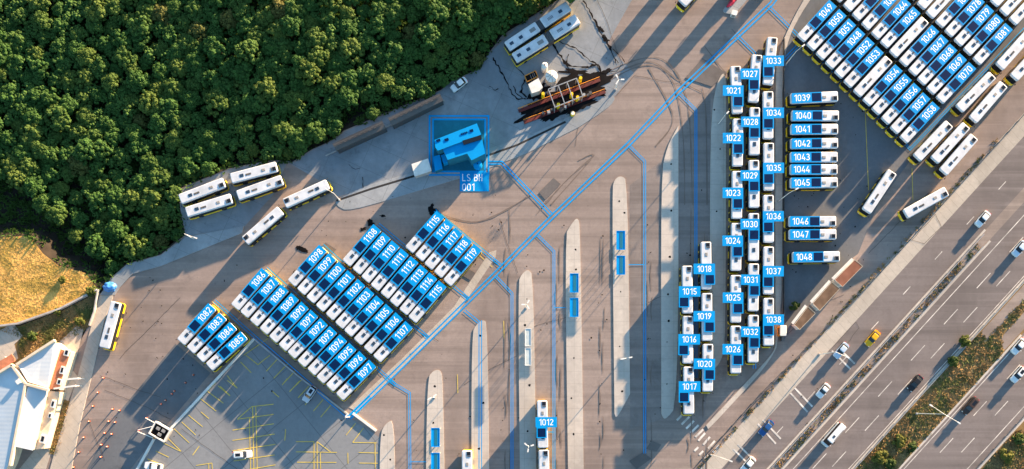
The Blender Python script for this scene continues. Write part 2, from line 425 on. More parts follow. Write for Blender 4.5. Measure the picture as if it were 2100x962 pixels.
def platform(pts, mat='plat', h=0.15, kerb=0.22, smooth_n=0, name='pavement', z0=0.0):
    bm = bmesh.new()
    vs_ = [bm.verts.new(P(x, y, 0) + Vector((0, 0, z0 + h))) for x, y in pts]
    f = bm.faces.new(vs_)
    if f.normal.z < 0: f.normal_flip()
    bm.normal_update()
    ri = bmesh.ops.inset_region(bm, faces=[f], thickness=kerb)
    for ff in ri['faces']: ff.material_index = 1
    be = [e for e in bm.edges if e.is_boundary]
    ex = bmesh.ops.extrude_edge_only(bm, edges=be)
    for g in ex['geom']:
        if isinstance(g, bmesh.types.BMVert): g.co.z = z0 - 0.05
        if isinstance(g, bmesh.types.BMFace): g.material_index = 1
    bmesh.ops.recalc_face_normals(bm, faces=bm.faces)
    me = bpy.data.meshes.new(name); bm.to_mesh(me); bm.free()
    me.materials.append(M[mat]); me.materials.append(M['kerb'])
    return tag(link(name, me), kind='structure')

def rounded(pts, rounds=2):
    """soften corners (Chaikin) of the points flagged True"""
    for _ in range(rounds):
        out = []; n = len(pts)
        for i in range(n):
            x, y, f = pts[i]
            if not f: out.append(pts[i]); continue
            a, b = pts[i - 1], pts[(i + 1) % n]
            out.append(((a[0] + 3 * x) / 4, (a[1] + 3 * y) / 4, True)); out.append(((b[0] + 3 * x) / 4, (b[1] + 3 * y) / 4, True))
        pts = out
    return [(p[0], p[1]) for p in pts]
T, F = True, False
platform(rounded([(779, 1040, F), (779, 892, T), (791, 868, T), (809, 860, T), (810, 1040, F)]))
platform(rounded([(873, 1040, F), (876, 778, T), (888, 760, T), (904, 758, T), (908, 780, T), (913, 1040, F)]))
platform(rounded([(967, 1040, F), (967, 684, T), (978, 664, T), (990, 656, T), (1000, 662, T), (1004, 1040, F)]))
platform(rounded([(1067, 1040, F), (1062, 580, T), (1070, 562, T), (1083, 552, T), (1094, 566, T), (1101, 1040, F)]))
platform(rounded([(1166, 1040, F), (1158, 484, T), (1170, 462, T), (1185, 444, T), (1190, 470, T), (1198, 1040, F)]))
platform(rounded([(1260, 848, F), (1255, 390, T), (1260, 368, T), (1274, 360, T), (1287, 372, T), (1292, 808, F), (1264, 860, T)]))
platform(rounded([(1356, 848, F), (1355, 360, T), (1368, 300, T), (1391, 258, F), (1391, 828, T), (1363, 864, T)]))
platform(rounded([(1456, 748, F), (1456, 330, T), (1460, 225, T), (1470, 170, T), (1484, 146, T), (1489, 170, F), (1488, 705, T), (1478, 742, T), (1462, 760, T)]), 'plat')
platform(rounded([(1590, 708, F), (1589, 180, T), (1594, 110, T), (1630, 30, T), (1672, -40, F), (1690, -40, F), (1640, 30, T), (1610, 95, T), (1604, 190, F), (1604, 690, T), (1572, 752, T), (1470, 862, F), (1452, 880, F), (1448, 872, F), (1560, 752, T), (1586, 722, T)]), 'plat', kerb=0.15)
# wash island and the strip along the parked rows
platform(rounded([(687, 410, T), (760, 378, F), (880, 345, F), (1000, 306, F), (1090, 276, F), (1180, 233, F), (1258, 190, T), (1262, 212, T), (1185, 262, F), (1081, 314, F), (997, 347, F), (943, 366, F), (856, 392, F), (716, 434, T), (692, 424, T)]), 'conc', kerb=0.15, h=0.06)
platform([(716, 836), (822, 738), (930, 630), (1003, 518), (1018, 513), (1016, 528), (940, 640), (840, 742), (736, 846)], 'walk', kerb=0.12, h=0.06)
platform(rounded([(1478, 24, T), (1500, 0, F), (1540, -50, F), (1580, -50, F), (1540, -10, F), (1510, 26, T), (1498, 30, T)]), 'conc', kerb=0.15)
# pavements on the left
platform([(262, 542), (330, 524), (382, 486), (500, 464), (497, 478), (330, 546), (272, 562), (246, 590), (236, 605), (205, 605), (228, 574)], 'conc', kerb=0.15)
platform([(205, 606), (233, 606), (214, 660), (196, 740), (164, 872), (140, 1000), (92, 1000), (112, 930), (160, 770), (188, 668)], 'walk', kerb=0.15)
# low white kerb walls round the parking
def wall(name, pts, wdt, h, mat, label, z0=0.0, cat='wall', group=None):
    b = MB()
    wp = [P(x, y, 0) for x, y in pts]
    bm_ = []
    for i in range(len(wp)):
        a = wp[i - 1] if i else None; c = wp[i + 1] if i < len(wp) - 1 else None
        d = ((wp[i] - a).normalized() if a is not None else Vector((0, 0, 0))) + ((c - wp[i]).normalized() if c is not None else Vector((0, 0, 0)))
        d.normalize(); n = Vector((-d.y, d.x, 0)) * wdt / 2
        bm_.append([wp[i] + n + Vector((0, 0, z0)), wp[i] - n + Vector((0, 0, z0)), wp[i] - n + Vector((0, 0, z0 + h)), wp[i] + n + Vector((0, 0, z0 + h))])
    b.loft(bm_, 0)
    return tag(b.build(name, mat), label, cat, group)
wall('parking_wall', [(352, 878), (522, 695)], 0.55, 0.45, M['white_wall'], 'long low white wall along the left side of the car park, above the barrier hut')
wall('parking_wall', [(318, 898), (270, 985)], 0.55, 0.45, M['white_wall'], 'short low white wall below the barrier hut, running off the lower edge')
wall('parking_wall', [(724, 848), (772, 884)], 0.5, 0.4, M['white_wall'], 'short white kerb wall at the lower right corner of the bus rows')
wall('parking_wall', [(522, 696), (610, 770), (714, 850)], 0.35, 0.3, M['concrete'], 'grey kerb wall between the car park and the front of buses 1086 to 1097')

# ------------------------------------------------------------------ painted markings
def marks(name, lines, wid, mat):
    b = MB()
    for ln in lines:
        b.ribbon([P(x, y, 0) for x, y in ln], wid, nextz(0.0004))
    nextz()
    return tag(b.build(name, mat), kind='structure')
lines = []
def dash(v, u0, u1, on=34, gap=52, off=0):
    u = u0 + off
    while u < u1:
        lines.append([rc(v, u), rc(v, min(u + on, u1))]); u += on + gap
dash(1776, 100, 1500, 22, 75, 20)
dash(1879, -200, 1500, 42, 58, 10); dash(1906, -200, 1500, 42, 58, 40)
dash(2050, 100, 1500, 40, 62, 0); dash(2082, 100, 1500, 40, 62, 30)
lines += [[rc(1850, -200), rc(1850, 1500)], [rc(1934, -200), rc(1934, 1500)], [rc(2018, -100), rc(2018, 1500)], [rc(2114, -100), rc(2114, 1500)]]
marks('lane_marking', lines, 0.17, M['white_line'])
lines = []
for a, b, c, d in ((1621, 806, 1656, 845), (1630, 796, 1666, 834), (1554, 869, 1591, 910), (1564, 861, 1601, 900), (1504, 921, 1533, 950), (1513, 911, 1546, 944), (1706, 719, 1744, 757), (1724, 718, 1753, 746)):
    lines.append([(a, b), (c, d)])
marks('speed_bars', lines, 0.42, M['white_line'])
lines = []
for k in range(5): lines.append([(1388 + 9.5 * k, 862 + 8.6 * k), (1404 + 9.5 * k, 846 + 8.6 * k)])
for k in range(4): lines.append([(1432 + 10 * k, 904 + 8 * k), (1446 + 10 * k, 888 + 8 * k)])
for k in range(3): lines.append([(1424 + 10 * k, 925 + 8 * k), (1432 + 10 * k, 917 + 8 * k)])
marks('crosswalk', lines, 0.5, M['white_line'])
lines = []
def cv(pts, sx, ox, oy): return [(ox + x / sx, oy + y / sx) for x, y in pts]
c7 = [((750, 0), (835, 65)), ((675, 45), (775, 130)), ((580, 85), (720, 190)), ((525, 148), (660, 255)), ((535, 262), (600, 318)), ((430, 288), (548, 385)), ((375, 345), (490, 452)), ((310, 400), (437, 518)),
      ((225, 520), (365, 588)), ((255, 475), (370, 588)), ((160, 585), (268, 637)), ((90, 650), (225, 705)), ((955, 218), (1135, 198)), ((835, 322), (1137, 282)), ((835, 322), (955, 218)), ((795, 413), (1137, 360)), ((795, 498), (1145, 445)),
      ((795, 583), (1150, 530)), ((805, 668), (1145, 618)), ((890, 745), (1150, 700)), ((935, 312), (945, 745)), ((962, 218), (972, 745)), ((988, 218), (1000, 745)), ((1118, 85), (1180, 140)), ((1235, 405), (1228, 500)), ((465, 620), (520, 545)),
      ((1205, 40), (1250, -15)), ((1268, 95), (1350, 5)), ((1338, 145), (1430, 45)), ((1395, 205), (1440, 150)), ((1465, 255), (1545, 160)), ((1525, 305), (1610, 205)), ((1320, 508), (1470, 508)), ((1320, 592), (1660, 597)), ((1330, 678), (1655, 680)),
      ((1470, 508), (1470, 745)), ((1495, 508), (1497, 745)), ((1522, 600), (1525, 745)), ((1495, 508), (1610, 595)), ((1790, 515), (1990, 518)), ((1790, 515), (1880, 395)), ((1735, 455), (1815, 355)), ((1840, 598), (2000, 602)), ((1842, 685), (1998, 687)), ((1975, 518), (1978, 745)), ((1750, 600), (1752, 690)), ((495, 705), (625, 685)), ((598, 692), (600, 745)), ((625, 685), (628, 745)),
      ((655, 20), (280, 400))]
for p in c7: lines.append(cv(p, 4.038, 280, 780))
c3 = [((430, 475), (487, 430)), ((375, 430), (432, 475)), ((350, 462), (400, 512)), ((287, 525), (332, 582)), ((255, 575), (300, 618)), ((470, 505), (525, 445)), ((505, 538), (575, 465)), ((545, 568), (608, 500)), ((580, 598), (640, 540)), ((365, 430), (480, 350))]
for p in c3: lines.append(cv(p, 2.28, 340, 540))
marks('parking_marking', lines, 0.18, M['yellow_line'])
marks('yellow_marking', [[(938, 768), (939, 806)], [(1033, 658), (1034, 695)], [(1771, 150), (1781, 390)], [(1870, 345), (1872, 410)], [(435, 618), (470, 652)], [(548, 550), (582, 584)], [(925, 470), (1010, 548)]], 0.16, M['yellow_line'])
# tar seams and cracks
random.seed(3)
def wobble(pts, step=14, amp=2.2):
    out = []
    for i in range(len(pts) - 1):
        (ax, ay), (bx, by) = pts[i], pts[i + 1]
        n = max(1, int(math.hypot(bx - ax, by - ay) / step))
        for k in range(n):
            out.append((ax + (bx - ax) * k / n + random.uniform(-amp, amp), ay + (by - ay) * k / n + random.uniform(-amp, amp)))
    out.append(pts[-1]); return out
cr = [[(215, 800), (300, 835), (350, 860)], [(205, 770), (285, 800), (330, 815)], [(180, 858), (215, 945)], [(245, 735), (370, 610)], [(372, 880), (420, 915), (490, 965)],
      [(1062, 560), (1040, 500), (1025, 450)], [(1500, 60), (1545, 105), (1580, 150)], [(1265, 196), (1300, 155), (1410, 175)], [(1240, 215), (1185, 262), (1180, 300)], [(1385, 595), (1330, 620)],
      [(770, 620), (900, 700)], [(1095, 670), (1170, 648)], [(950, 790), (1000, 760), (1060, 730)], [(1780, 520), (1905, 395)], [(1895, 500), (1930, 465), (1918, 440), (1870, 492), (1895, 500)], [(1610, 690), (1690, 620), (1730, 605)],
      [(1225, 0), (1245, 45), (1260, 92), (1275, 130)], [(1700, 720), (1755, 660), (1762, 672), (1730, 715)]]
b = MB()
for ln in cr: b.ribbon([P(x, y) for x, y in wobble(ln, 9, .9)], 0.09, nextz(0.0004))
nextz(); tag(b.build('tar_seam', M['dark_line']), kind='structure')
# tyre marks
def spline(pts, n=8):
    out = []
    for i in range(len(pts) - 1):
        p0, p1, p2, p3 = (Vector(pts[max(0, i - 1)]), Vector(pts[i]), Vector(pts[i + 1]), Vector(pts[min(len(pts) - 1, i + 2)]))
        for k in range(n):
            t = k / n
            q = .5 * (2 * p1 + (p2 - p0) * t + (2 * p0 - 5 * p1 + 4 * p2 - p3) * t * t + (3 * p1 - p0 - 3 * p2 + p3) * t ** 3)
            out.append((q.x, q.y))
    out.append(tuple(pts[-1])); return out
b = MB()
for ln in ([(1225, 158), (1290, 128), (1345, 118), (1380, 140), (1405, 190), (1415, 260), (1420, 420)], [(1240, 170), (1300, 140), (1345, 135), (1375, 160), (1392, 210), (1402, 300), (1404, 420)], [(1230, 165), (1290, 138), (1340, 128), (1392, 165), (1440, 190)],
           [(1345, 300), (1380, 240), (1330, 140)], [(1185, 330), (1215, 322), (1130, 420)], [(1100, 440), (1160, 372), (1220, 318)], [(880, 430), (980, 455), (1090, 400)], [(1445, 95), (1470, 128), (1490, 152)], [(1440, 180), (1448, 240), (1450, 420)]):
    pts = spline(ln)
    b.ribbon([P(x, y) for x, y in pts], [0.12 + 0.6 * abs(noise.noise(Vector((x * 0.05, y * 0.05, 0)))) for x, y in pts], nextz(0.0004))
for x in (1230, 1238, 1326, 1336, 1142, 1149, 1410, 1417, 1443, 1450, 1044, 1036):
    y = 460 + random.uniform(-40, 120)
    while y < 940:
        ln_ = random.uniform(30, 120)
        pts = spline([(x + random.uniform(-2, 2), y), (x + random.uniform(-2.5, 2.5), y + ln_ * .5), (x + random.uniform(-2, 2), y + ln_)], 5)
        m_ = len(pts) - 1
        b.ribbon([P(*p) for p in pts], [.05 + random.uniform(.1, .4) * math.sin(math.pi * k / m_) for k in range(m_ + 1)], nextz(0.0004))
        y += ln_ + random.uniform(10, 90)
nextz(); tag(b.build('tyre_mark', M['tyre_mark']), kind='structure')
# oil patches and trails
b = MB()
def blob(cx, cy, rx, ry, rot=0.0, rag=0.35, n=44):
    sd = random.random() * 99
    pts = []
    for i in range(n):
        t = 2 * math.pi * i / n
        k = 1 + rag * (noise.noise(Vector((math.cos(t) * 1.6, math.sin(t) * 1.6, sd))) + 0.6 * noise.noise(Vector((math.cos(t) * 5, math.sin(t) * 5, sd))))
        x, y = rx * k * math.cos(t), ry * k * math.sin(t)
        pts.append(P(cx + x * math.cos(rot) - y * math.sin(rot), cy + x * math.sin(rot) + y * math.cos(rot)) + Vector((0, 0, nextz(0.0) + 0)))
    z = nextz(0.0004)
    for p in pts: p.z = z
    b.sheet(pts)
for a in ((1165, 190, 62, 24, -0.42), (1150, 205, 88, 22, -0.4), (1195, 188, 60, 26, -0.4), (1130, 215, 60, 14, -0.4), (1215, 165, 34, 14, -0.4), (1140, 230, 40, 13, -0.4), (1195, 212, 40, 14, -0.5), (1100, 190, 22, 14, -0.3), (1182, 148, 30, 7, 0.1), (1238, 150, 14, 6, -0.5),
          (620, 512, 12, 3.5, 0.3), (612, 508, 5, 5, 0), (760, 458, 7, 8, 0.3), (745, 470, 7, 3, -0.4), (890, 437, 9, 8, 0.4), (905, 443, 12, 3, 0.8), (884, 428, 5, 9, 0.3), (785, 443, 5, 2, 0), (1232, 60, 8, 4, 0.8), (1240, 78, 9, 4, 1.0)):
    blob(*a, rag=0.7)
for q in range(150):      # drips along the bays and lanes
    x, y = random.choice([(random.choice((1035, 1120, 1140, 1232, 1320, 1332, 1412, 1446, 945, 855)) + random.gauss(0, 5), random.uniform(460, 955)), (random.uniform(560, 1120), random.uniform(400, 560)), (random.uniform(1620, 1780), random.uniform(120, 560)), (random.uniform(200, 480), random.uniform(560, 900))])
    blob(x, y, random.uniform(.6, 2.2), random.uniform(.5, 1.5), random.uniform(0, 3), .7, 12)
for q in range(70):
    x = random.choice([random.uniform(1010, 1450), random.uniform(480, 1100), random.uniform(1620, 1780)])
    y = random.uniform(380, 940)
    blob(x, y, random.uniform(0.7, 2.0), random.uniform(0.7, 2.0), 0, 0.4, 10)
for ln, w_ in (([(1010, 118), (1030, 150), (1040, 170), (1048, 190), (1062, 205), (1078, 203)], 0.5), ([(1053, 175), (1060, 195), (1072, 202)], 0.5), ([(1075, 165), (1068, 188), (1080, 200)], 0.7), ([(1135, 92), (1150, 115), (1158, 128), (1172, 138), (1205, 138), (1225, 132), (1232, 148)], 0.8),
               ([(1145, 85), (1180, 100), (1200, 118), (1215, 128), (1222, 130), (1232, 148)], 0.6), ([(1196, 0), (1210, 25), (1222, 48), (1232, 70), (1248, 92), (1258, 115), (1268, 130)], 0.7), ([(1222, 52), (1236, 72), (1250, 84)], 0.5), ([(1258, 100), (1275, 118), (1281, 128)], 0.4), ([(1255, 110), (1262, 130)], 0.4), ([(1165, 112), (1160, 130), (1168, 148)], 0.7), ([(1055, 135), (1068, 148), (1075, 155)], 0.4), ([(1003, 176), (1015, 186), (1022, 182)], 0.3), ([(714, 338), (724, 347), (738, 345)], 0.3), ([(744, 362), (745, 385)], 0.3), ([(1230, 150), (1262, 148), (1278, 132)], 0.5)):
    pts = wobble(ln, 5, 1.8)
    b.ribbon([P(x, y) for x, y in pts], [w_ * (0.15 + 1.4 * abs(noise.noise(Vector((x * 0.11, y * 0.11, 2))))) for x, y in pts], nextz(0.0004))
nextz(); tag(b.build('oil_stain', M['oil']), kind='structure')
b = MB()
b.ribbon([P(x, y) for x, y in [(690, 412), (760, 388), (880, 352), (1003, 318), (1060, 298), (1160, 250)]], 0.5, 0.063)
tag(b.build('drain_channel', M['black']), kind='structure')

b = MB()
for (px, ys_) in ((794, (885, 930)), (892, (800, 868)), (985, (700, 820, 930)), (1080, (600, 655, 800, 890)), (1178, (500, 540, 720, 830, 900)), (1274, (400, 440, 600, 700, 800)), (1374, (330, 420, 520, 600, 660, 700, 790)), (1470, (240, 300, 420))):
    for y in ys_:
        c = P(px + random.uniform(-7, 7), y + random.uniform(-15, 15)); n = 9; sz = random.uniform(.16, .38)
        b.add([(c.x + sz * random.uniform(.6, 1.1) * math.cos(2 * math.pi * k / n), c.y + sz * random.uniform(.6, 1.1) * math.sin(2 * math.pi * k / n), .156) for k in range(n)], [tuple(range(n))])
tag(b.build('stain', M['oil']), kind='structure')
M['patch'] = ground('repair_patch', (0.13, 0.115, 0.11), (0.18, 0.16, 0.15), 0.2, 1.5, (0.09, 0.08, 0.075), 0.4)
for q in ([(1290, 945), (1318, 928), (1336, 940), (1306, 962)], [(1325, 920), (1336, 904), (1356, 912), (1346, 926)], [(1405, 160), (1440, 120), (1490, 150), (1460, 178)], [(640, 520), (668, 498), (690, 512), (660, 538)], [(1105, 395), (1135, 365), (1150, 378), (1118, 410)], [(940, 540), (975, 560), (965, 575), (932, 556)]):
    sheet('repair_patch', q, M['patch'])
# blue overlay route lines, built as flat strips on the yard
def off(pts, o):
    out = []
    for i in range(len(pts)):
        p = Vector(pts[i])
        d = Vector((0, 0))
        if i: d += (p - Vector(pts[i - 1])).normalized()
        if i < len(pts) - 1: d += (Vector(pts[i + 1]) - p).normalized()
        d.normalize(); out.append((p.x - d.y * o, p.y + d.x * o))
    return out
b = MB()
def bl(pts, gap=3.2, wd=0.30, z=None):
    zz = nextz(0.0006) if z is None else z
    if gap:
        for s_ in (-1, 1): b.ribbon([P(x, y) for x, y in off(pts, gap * s_)], wd, zz)
    else: b.ribbon([P(x, y) for x, y in pts], wd, zz)
bl([(716, 857), (1016, 562), (1130, 447), (1290, 295), (1390, 190), (1582, 8), (1610, -30)], 3.8, 0.33)
bl([(800, 782), (840, 806), (841, 1000)], 2.1, 0.19)
bl([(952, 637), (985, 664)], 2.6, 0.21)
bl([(985, 657), (985, 1000)], 2.6, 0.21, 0.153)
for q in ([(800, 780), (812, 790)], [(868, 683), (878, 692)], [(950, 604), (962, 614)], [(1012, 532), (1022, 540)], [(716, 857), (760, 814)]): bl(q, 2.0, 0.28, 0.064)
bl([(1017, 567), (1050, 602), (1050, 1000)], 2.1, 0.19)
bl([(1102, 482), (1136, 516), (1136, 1000)], 2.1, 0.19)
bl([(1290, 299), (1322, 331), (1322, 930)], 2.1, 0.19)
bl([(1393, 192), (1427, 226), (1427, 775)], 2.1, 0.19)
bl([(1512, 74), (1547, 109), (1547, 756)], 2.6, 0.21)
bl([(1576, 14), (1637, 74), (1866, 306), (2120, 40)], 2.6, 0.21)
bl([(1636, 94), (1605, 126), (1605, 530)], 2.6, 0.21)
bl([(440, 617), (522, 690), (716, 857)], 2.6, 0.21)
bl([(546, 550), (664, 655), (812, 790)], 2.6, 0.21)
bl([(662, 503), (770, 602), (878, 692)], 2.6, 0.21)
bl([(776, 460), (860, 530), (962, 614)], 2.6, 0.21)
bl([(892, 432), (960, 490), (1028, 545)], 2.6, 0.21)
bl([(1003, 334), (1029, 334), (1130, 440)], 3.0, 0.3)
for y, x0, x1 in ((631, 1136, 1168), (543, 1282, 1322), (947, 841, 884), (886, 1122, 1136)): bl([(x0, y), (x1, y)], 0, 0.2)
tag(b.build('overlay_line', M['overlay_line']), kind='structure')
zb = 0.066
b = MB(); b.sheet([P(x, y) + Vector((0, 0, zb)) for x, y in ((887, 244), (996, 244), (996, 352), (887, 352))])
tag(b.build('overlay_tint', M['teal']), kind='structure')  # overlay tint inside the frame, built as a thin ground sheet
b = MB()
zb = 0.069
for (x0, y0, x1, y1), wd in (((881, 238, 1002, 359), 0.42), ((888, 245, 995, 352), 0.42)):
    b.ribbon([P(x0, y0), P(x1, y0), P(x1, y1), P(x0, y1)], wd, zb, closed=True)
tag(b.build('overlay_outline', M['overlay_line']), kind='structure')

# ------------------------------------------------------------------ lettering
TXT = {}
def arc(cx, cy, rx, ry, a0, a1, n=12):
    return [(cx + rx * math.cos(R(a0 + (a1 - a0) * k / n)), cy + ry * math.sin(R(a0 + (a1 - a0) * k / n))) for k in range(n + 1)]
SIX = [[(.43, .97), (.12, .43)], arc(.28, .28, .21, .21, 0, 360, 20)]
GL = {'0': [arc(.28, .72, .21, .21, 0, 180) + arc(.28, .28, .21, .21, 180, 360) + [(.49, .72)]], '1': [[(.06, .76), (.33, .94), (.33, 0)]],
      '2': [arc(.28, .71, .21, .22, 165, -25) + [(.09, .09)], [(.04, .07), (.53, .07)]], '3': [arc(.27, .73, .19, .20, 160, -85) + arc(.27, .28, .22, .21, 85, -160)],
      '4': [[(.33, .98), (.06, .27), (.56, .27)], [(.42, .52), (.42, 0)]], '5': [[(.50, .93), (.13, .93), (.10, .52)], arc(.27, .30, .22, .23, 135, -155)],
      '6': SIX, '7': [[(.05, .93), (.49, .93), (.22, 0)]], '8': [arc(.28, .735, .175, .195, 0, 360, 18), arc(.28, .275, .21, .205, 0, 360, 20)],
      '9': [[(.56 - x, 1 - y) for x, y in l] for l in SIX], 'L': [[(.10, 1), (.10, .07), (.50, .07)]], 'S': [arc(.28, .73, .19, .20, 35, 265) + arc(.28, .27, .21, .20, 85, -150)],
      'B': [[(.10, 0), (.10, 1)], [(.17, .93)] + arc(.30, .73, .17, .20, 90, -90) + [(.17, .53)], [(.17, .53)] + arc(.32, .30, .19, .23, 90, -90) + [(.17, .07)]], 'H': [[(.10, 0), (.10, 1)], [(.48, 0), (.48, 1)], [(.17, .52), (.41, .52)]], ' ': []}
def text_mesh(t_):
    """centred flat lettering, cap height 1, drawn as strokes"""
    if t_ in TXT: return TXT[t_]
    b = MB(); x = 0; k = 0
    for ch in t_:
        for st in GL[ch]:
            b.ribbon([(p[0] + x, p[1]) for p in st], .118, .0006 * k); k += 1
        x += .34 if ch == ' ' else .52 if ch == '1' else .67
    xs_ = [v.x for v in b.v]; cx = (min(xs_) + max(xs_)) / 2
    for v in b.v: v.x -= cx; v.y -= .5
    me = b.mesh('lettering', [M['number']])
    me['w'] = max(xs_) - min(xs_)
    TXT[t_] = me
    return me

# ------------------------------------------------------------------ buses
BL, BW, BH = 11.35, 2.58, 3.1
def bus_parts(kind):
    """list of (name, mesh) in bus coordinates: +x is the front"""
    out = []
    x0, x1, hw = -BL / 2, BL / 2, BW / 2
    b = MB()
    b.loft([rr(x0 + .1, x1 + .12, hw - .06, .3, .30), rr(x0 - .06, x1 + .42, hw + .02, .55, .42), rr(x0 - .04, x1 + .40, hw + .02, .55, .98), rr(x0, x1 + .24, hw + .01, .45, 1.22)], [0, 0, 0], cap1=False)
    out.append(('body', b.mesh('bus_body', [M['bus_yellow']])))
    b = MB()
    b.loft([rr(x0 + .02, x1 + .21, hw - .015, .42, 1.221), rr(x0 + .04, x1 + .02, hw - .06, .36, 2.60)], 0, cap0=False, cap1=False)
    out.append(('window_band', b.mesh('bus_windows', [M['glass']])))
    b = MB()
    b.loft([rr(x0 + .05, x1 + .01, hw - .05, .36, 2.601), rr(x0 + .06, x1 - .04, hw - .06, .34, 2.95), rr(x0 + .10, x1 - .09, hw - .11, .3, 3.06), rr(x0 + .2, x1 - .2, hw - .24, .25, BH)], 0, cap0=False)
    out.append(('roof', b.mesh('bus_roof', [M['bus_white']])))
    b = MB()
    for k in range(6):
        pass
    for sy in (-1, 1):
        for xw in (3.05, -2.75):
            w_ = MB(); w_.bar((xw, sy * (hw - .26), .48), (xw, sy * (hw + .025), .48), .48, n=14)
            out.append(('wheel', w_.mesh('bus_wheel', [M['black']])))
    # lower black door and arch panels breaking up the yellow skirt
    b = MB()
    for sy in (-1, 1):
        for xa, wd in ((3.05, 1.25), (-2.75, 1.3)):
            b = MB(); b.box((xa, sy * (hw + .006), .85), (wd, .07, .7)); out.append(('wheel_arch', b.mesh('wheel_arch', [M['black']])))
    for xa in (4.55, .2, -4.4):
        b = MB(); b.box((xa, -(hw + .008), .84), (1.2, .07, .78)); out.append(('door', b.mesh('bus_door', [M['black']])))
    b = MB(); b.box((x1 + .16, 0, 1.85), (.05, 2.05, 1.25))
    for v in b.v:
        v.x += (1.85 - v.z) * .14 - abs(v.y) * .06
    out.append(('windscreen', b.mesh('bus_windscreen', [M['glass']])))
    for sy in (-1, 1):
        b = MB(); b.bar((x1 + .05, sy * (hw - .15), 2.55), (x1 + .42, sy * (hw + .16), 2.35), .03, n=5); b.box((x1 + .42, sy * (hw + .18), 2.1), (.1, .22, .42))
        out.append(('mirror', b.mesh('bus_mirror', [M['black']])))
        b = MB(); b.box((x1 + .38, sy * .82, .72), (.12, .34, .2))
        out.append(('headlight', b.mesh('bus_headlight', [M['lampwhite']])))
    def hatch(x, y, lx, ly, mat):
        b = MB(); b.loft([rr(x - lx / 2, x + lx / 2, ly / 2, .08, BH - .01), rr(x - lx / 2, x + lx / 2, ly / 2, .08, BH + .04), rr(x - lx / 2 + .05, x + lx / 2 - .05, ly / 2 - .05, .06, BH + .055)], 0)
        for v in b.v: v.y += y
        return ('roof_hatch', b.mesh('roof_hatch', [mat]))
    fx = {'plain': 2.95, 'diag': 3.35, 'horiz': None, 'column': 3.1}[kind]
    if kind != 'horiz': out.append(hatch(fx, 0, .95, .72, M['blueglass']))
    if kind in ('plain', 'diag'):
        xa, ln = (1.35, 1.35) if kind == 'plain' else (2.2, .55)
        b = MB(); b.box((xa, .1, BH + .012), (ln, .42, .03), 0)
        n = int(ln / .25)
        for k in range(n): b.box((xa - ln / 2 + (k + .5) * ln / n, .1, BH + .035), (.07, .5, .03), 1)
        out.append(('roof_vent', b.mesh('roof_vent', [M['black'], M['grille']])))
    if kind in ('plain', 'horiz', 'column'):
        out.append(hatch(-2.35 if kind != 'column' else -2.6, .05, .85, .62, M['grille']))
        b = MB(); b.box((-4.75, .42, BH + .02), (1.25, 1.0, .05), 0); b.box((-4.9, .42, BH + .055), (.8, .85, .03), 1); b.box((-4.25, .55, BH + .06), (.18, .7, .05), 2)
        out.append(('air_conditioner', b.mesh('roof_unit', [M['grille'], M['glass'], M['darkgrey']])))
    if kind == 'diag':  # overlay number tag built as a roof panel, no real bus part
        b = MB(); b.box((-1.9, 0, BH + .045), (7.5, 2.42, .05)); out.append(('number_panel', b.mesh('number_panel', [M['blue']])))
        b = MB(); b.box((.45, 0, BH + .0745), (2.2, 1.95, .006)); out.append(('*panel_marker', b.mesh('panel_marker', [M['navy']])))
    if kind == 'horiz':  # same overlay tag, set further forward on the level buses
        b = MB(); b.box((1.85, 0, BH + .045), (7.1, 2.42, .05)); out.append(('number_panel', b.mesh('number_panel', [M['blue']])))
        b = MB(); b.box((-.45, 0, BH + .0745), (2.2, 1.95, .006)); out.append(('*panel_marker', b.mesh('panel_marker', [M['navy']])))
    return out
PROTO = {}
random.seed(17)
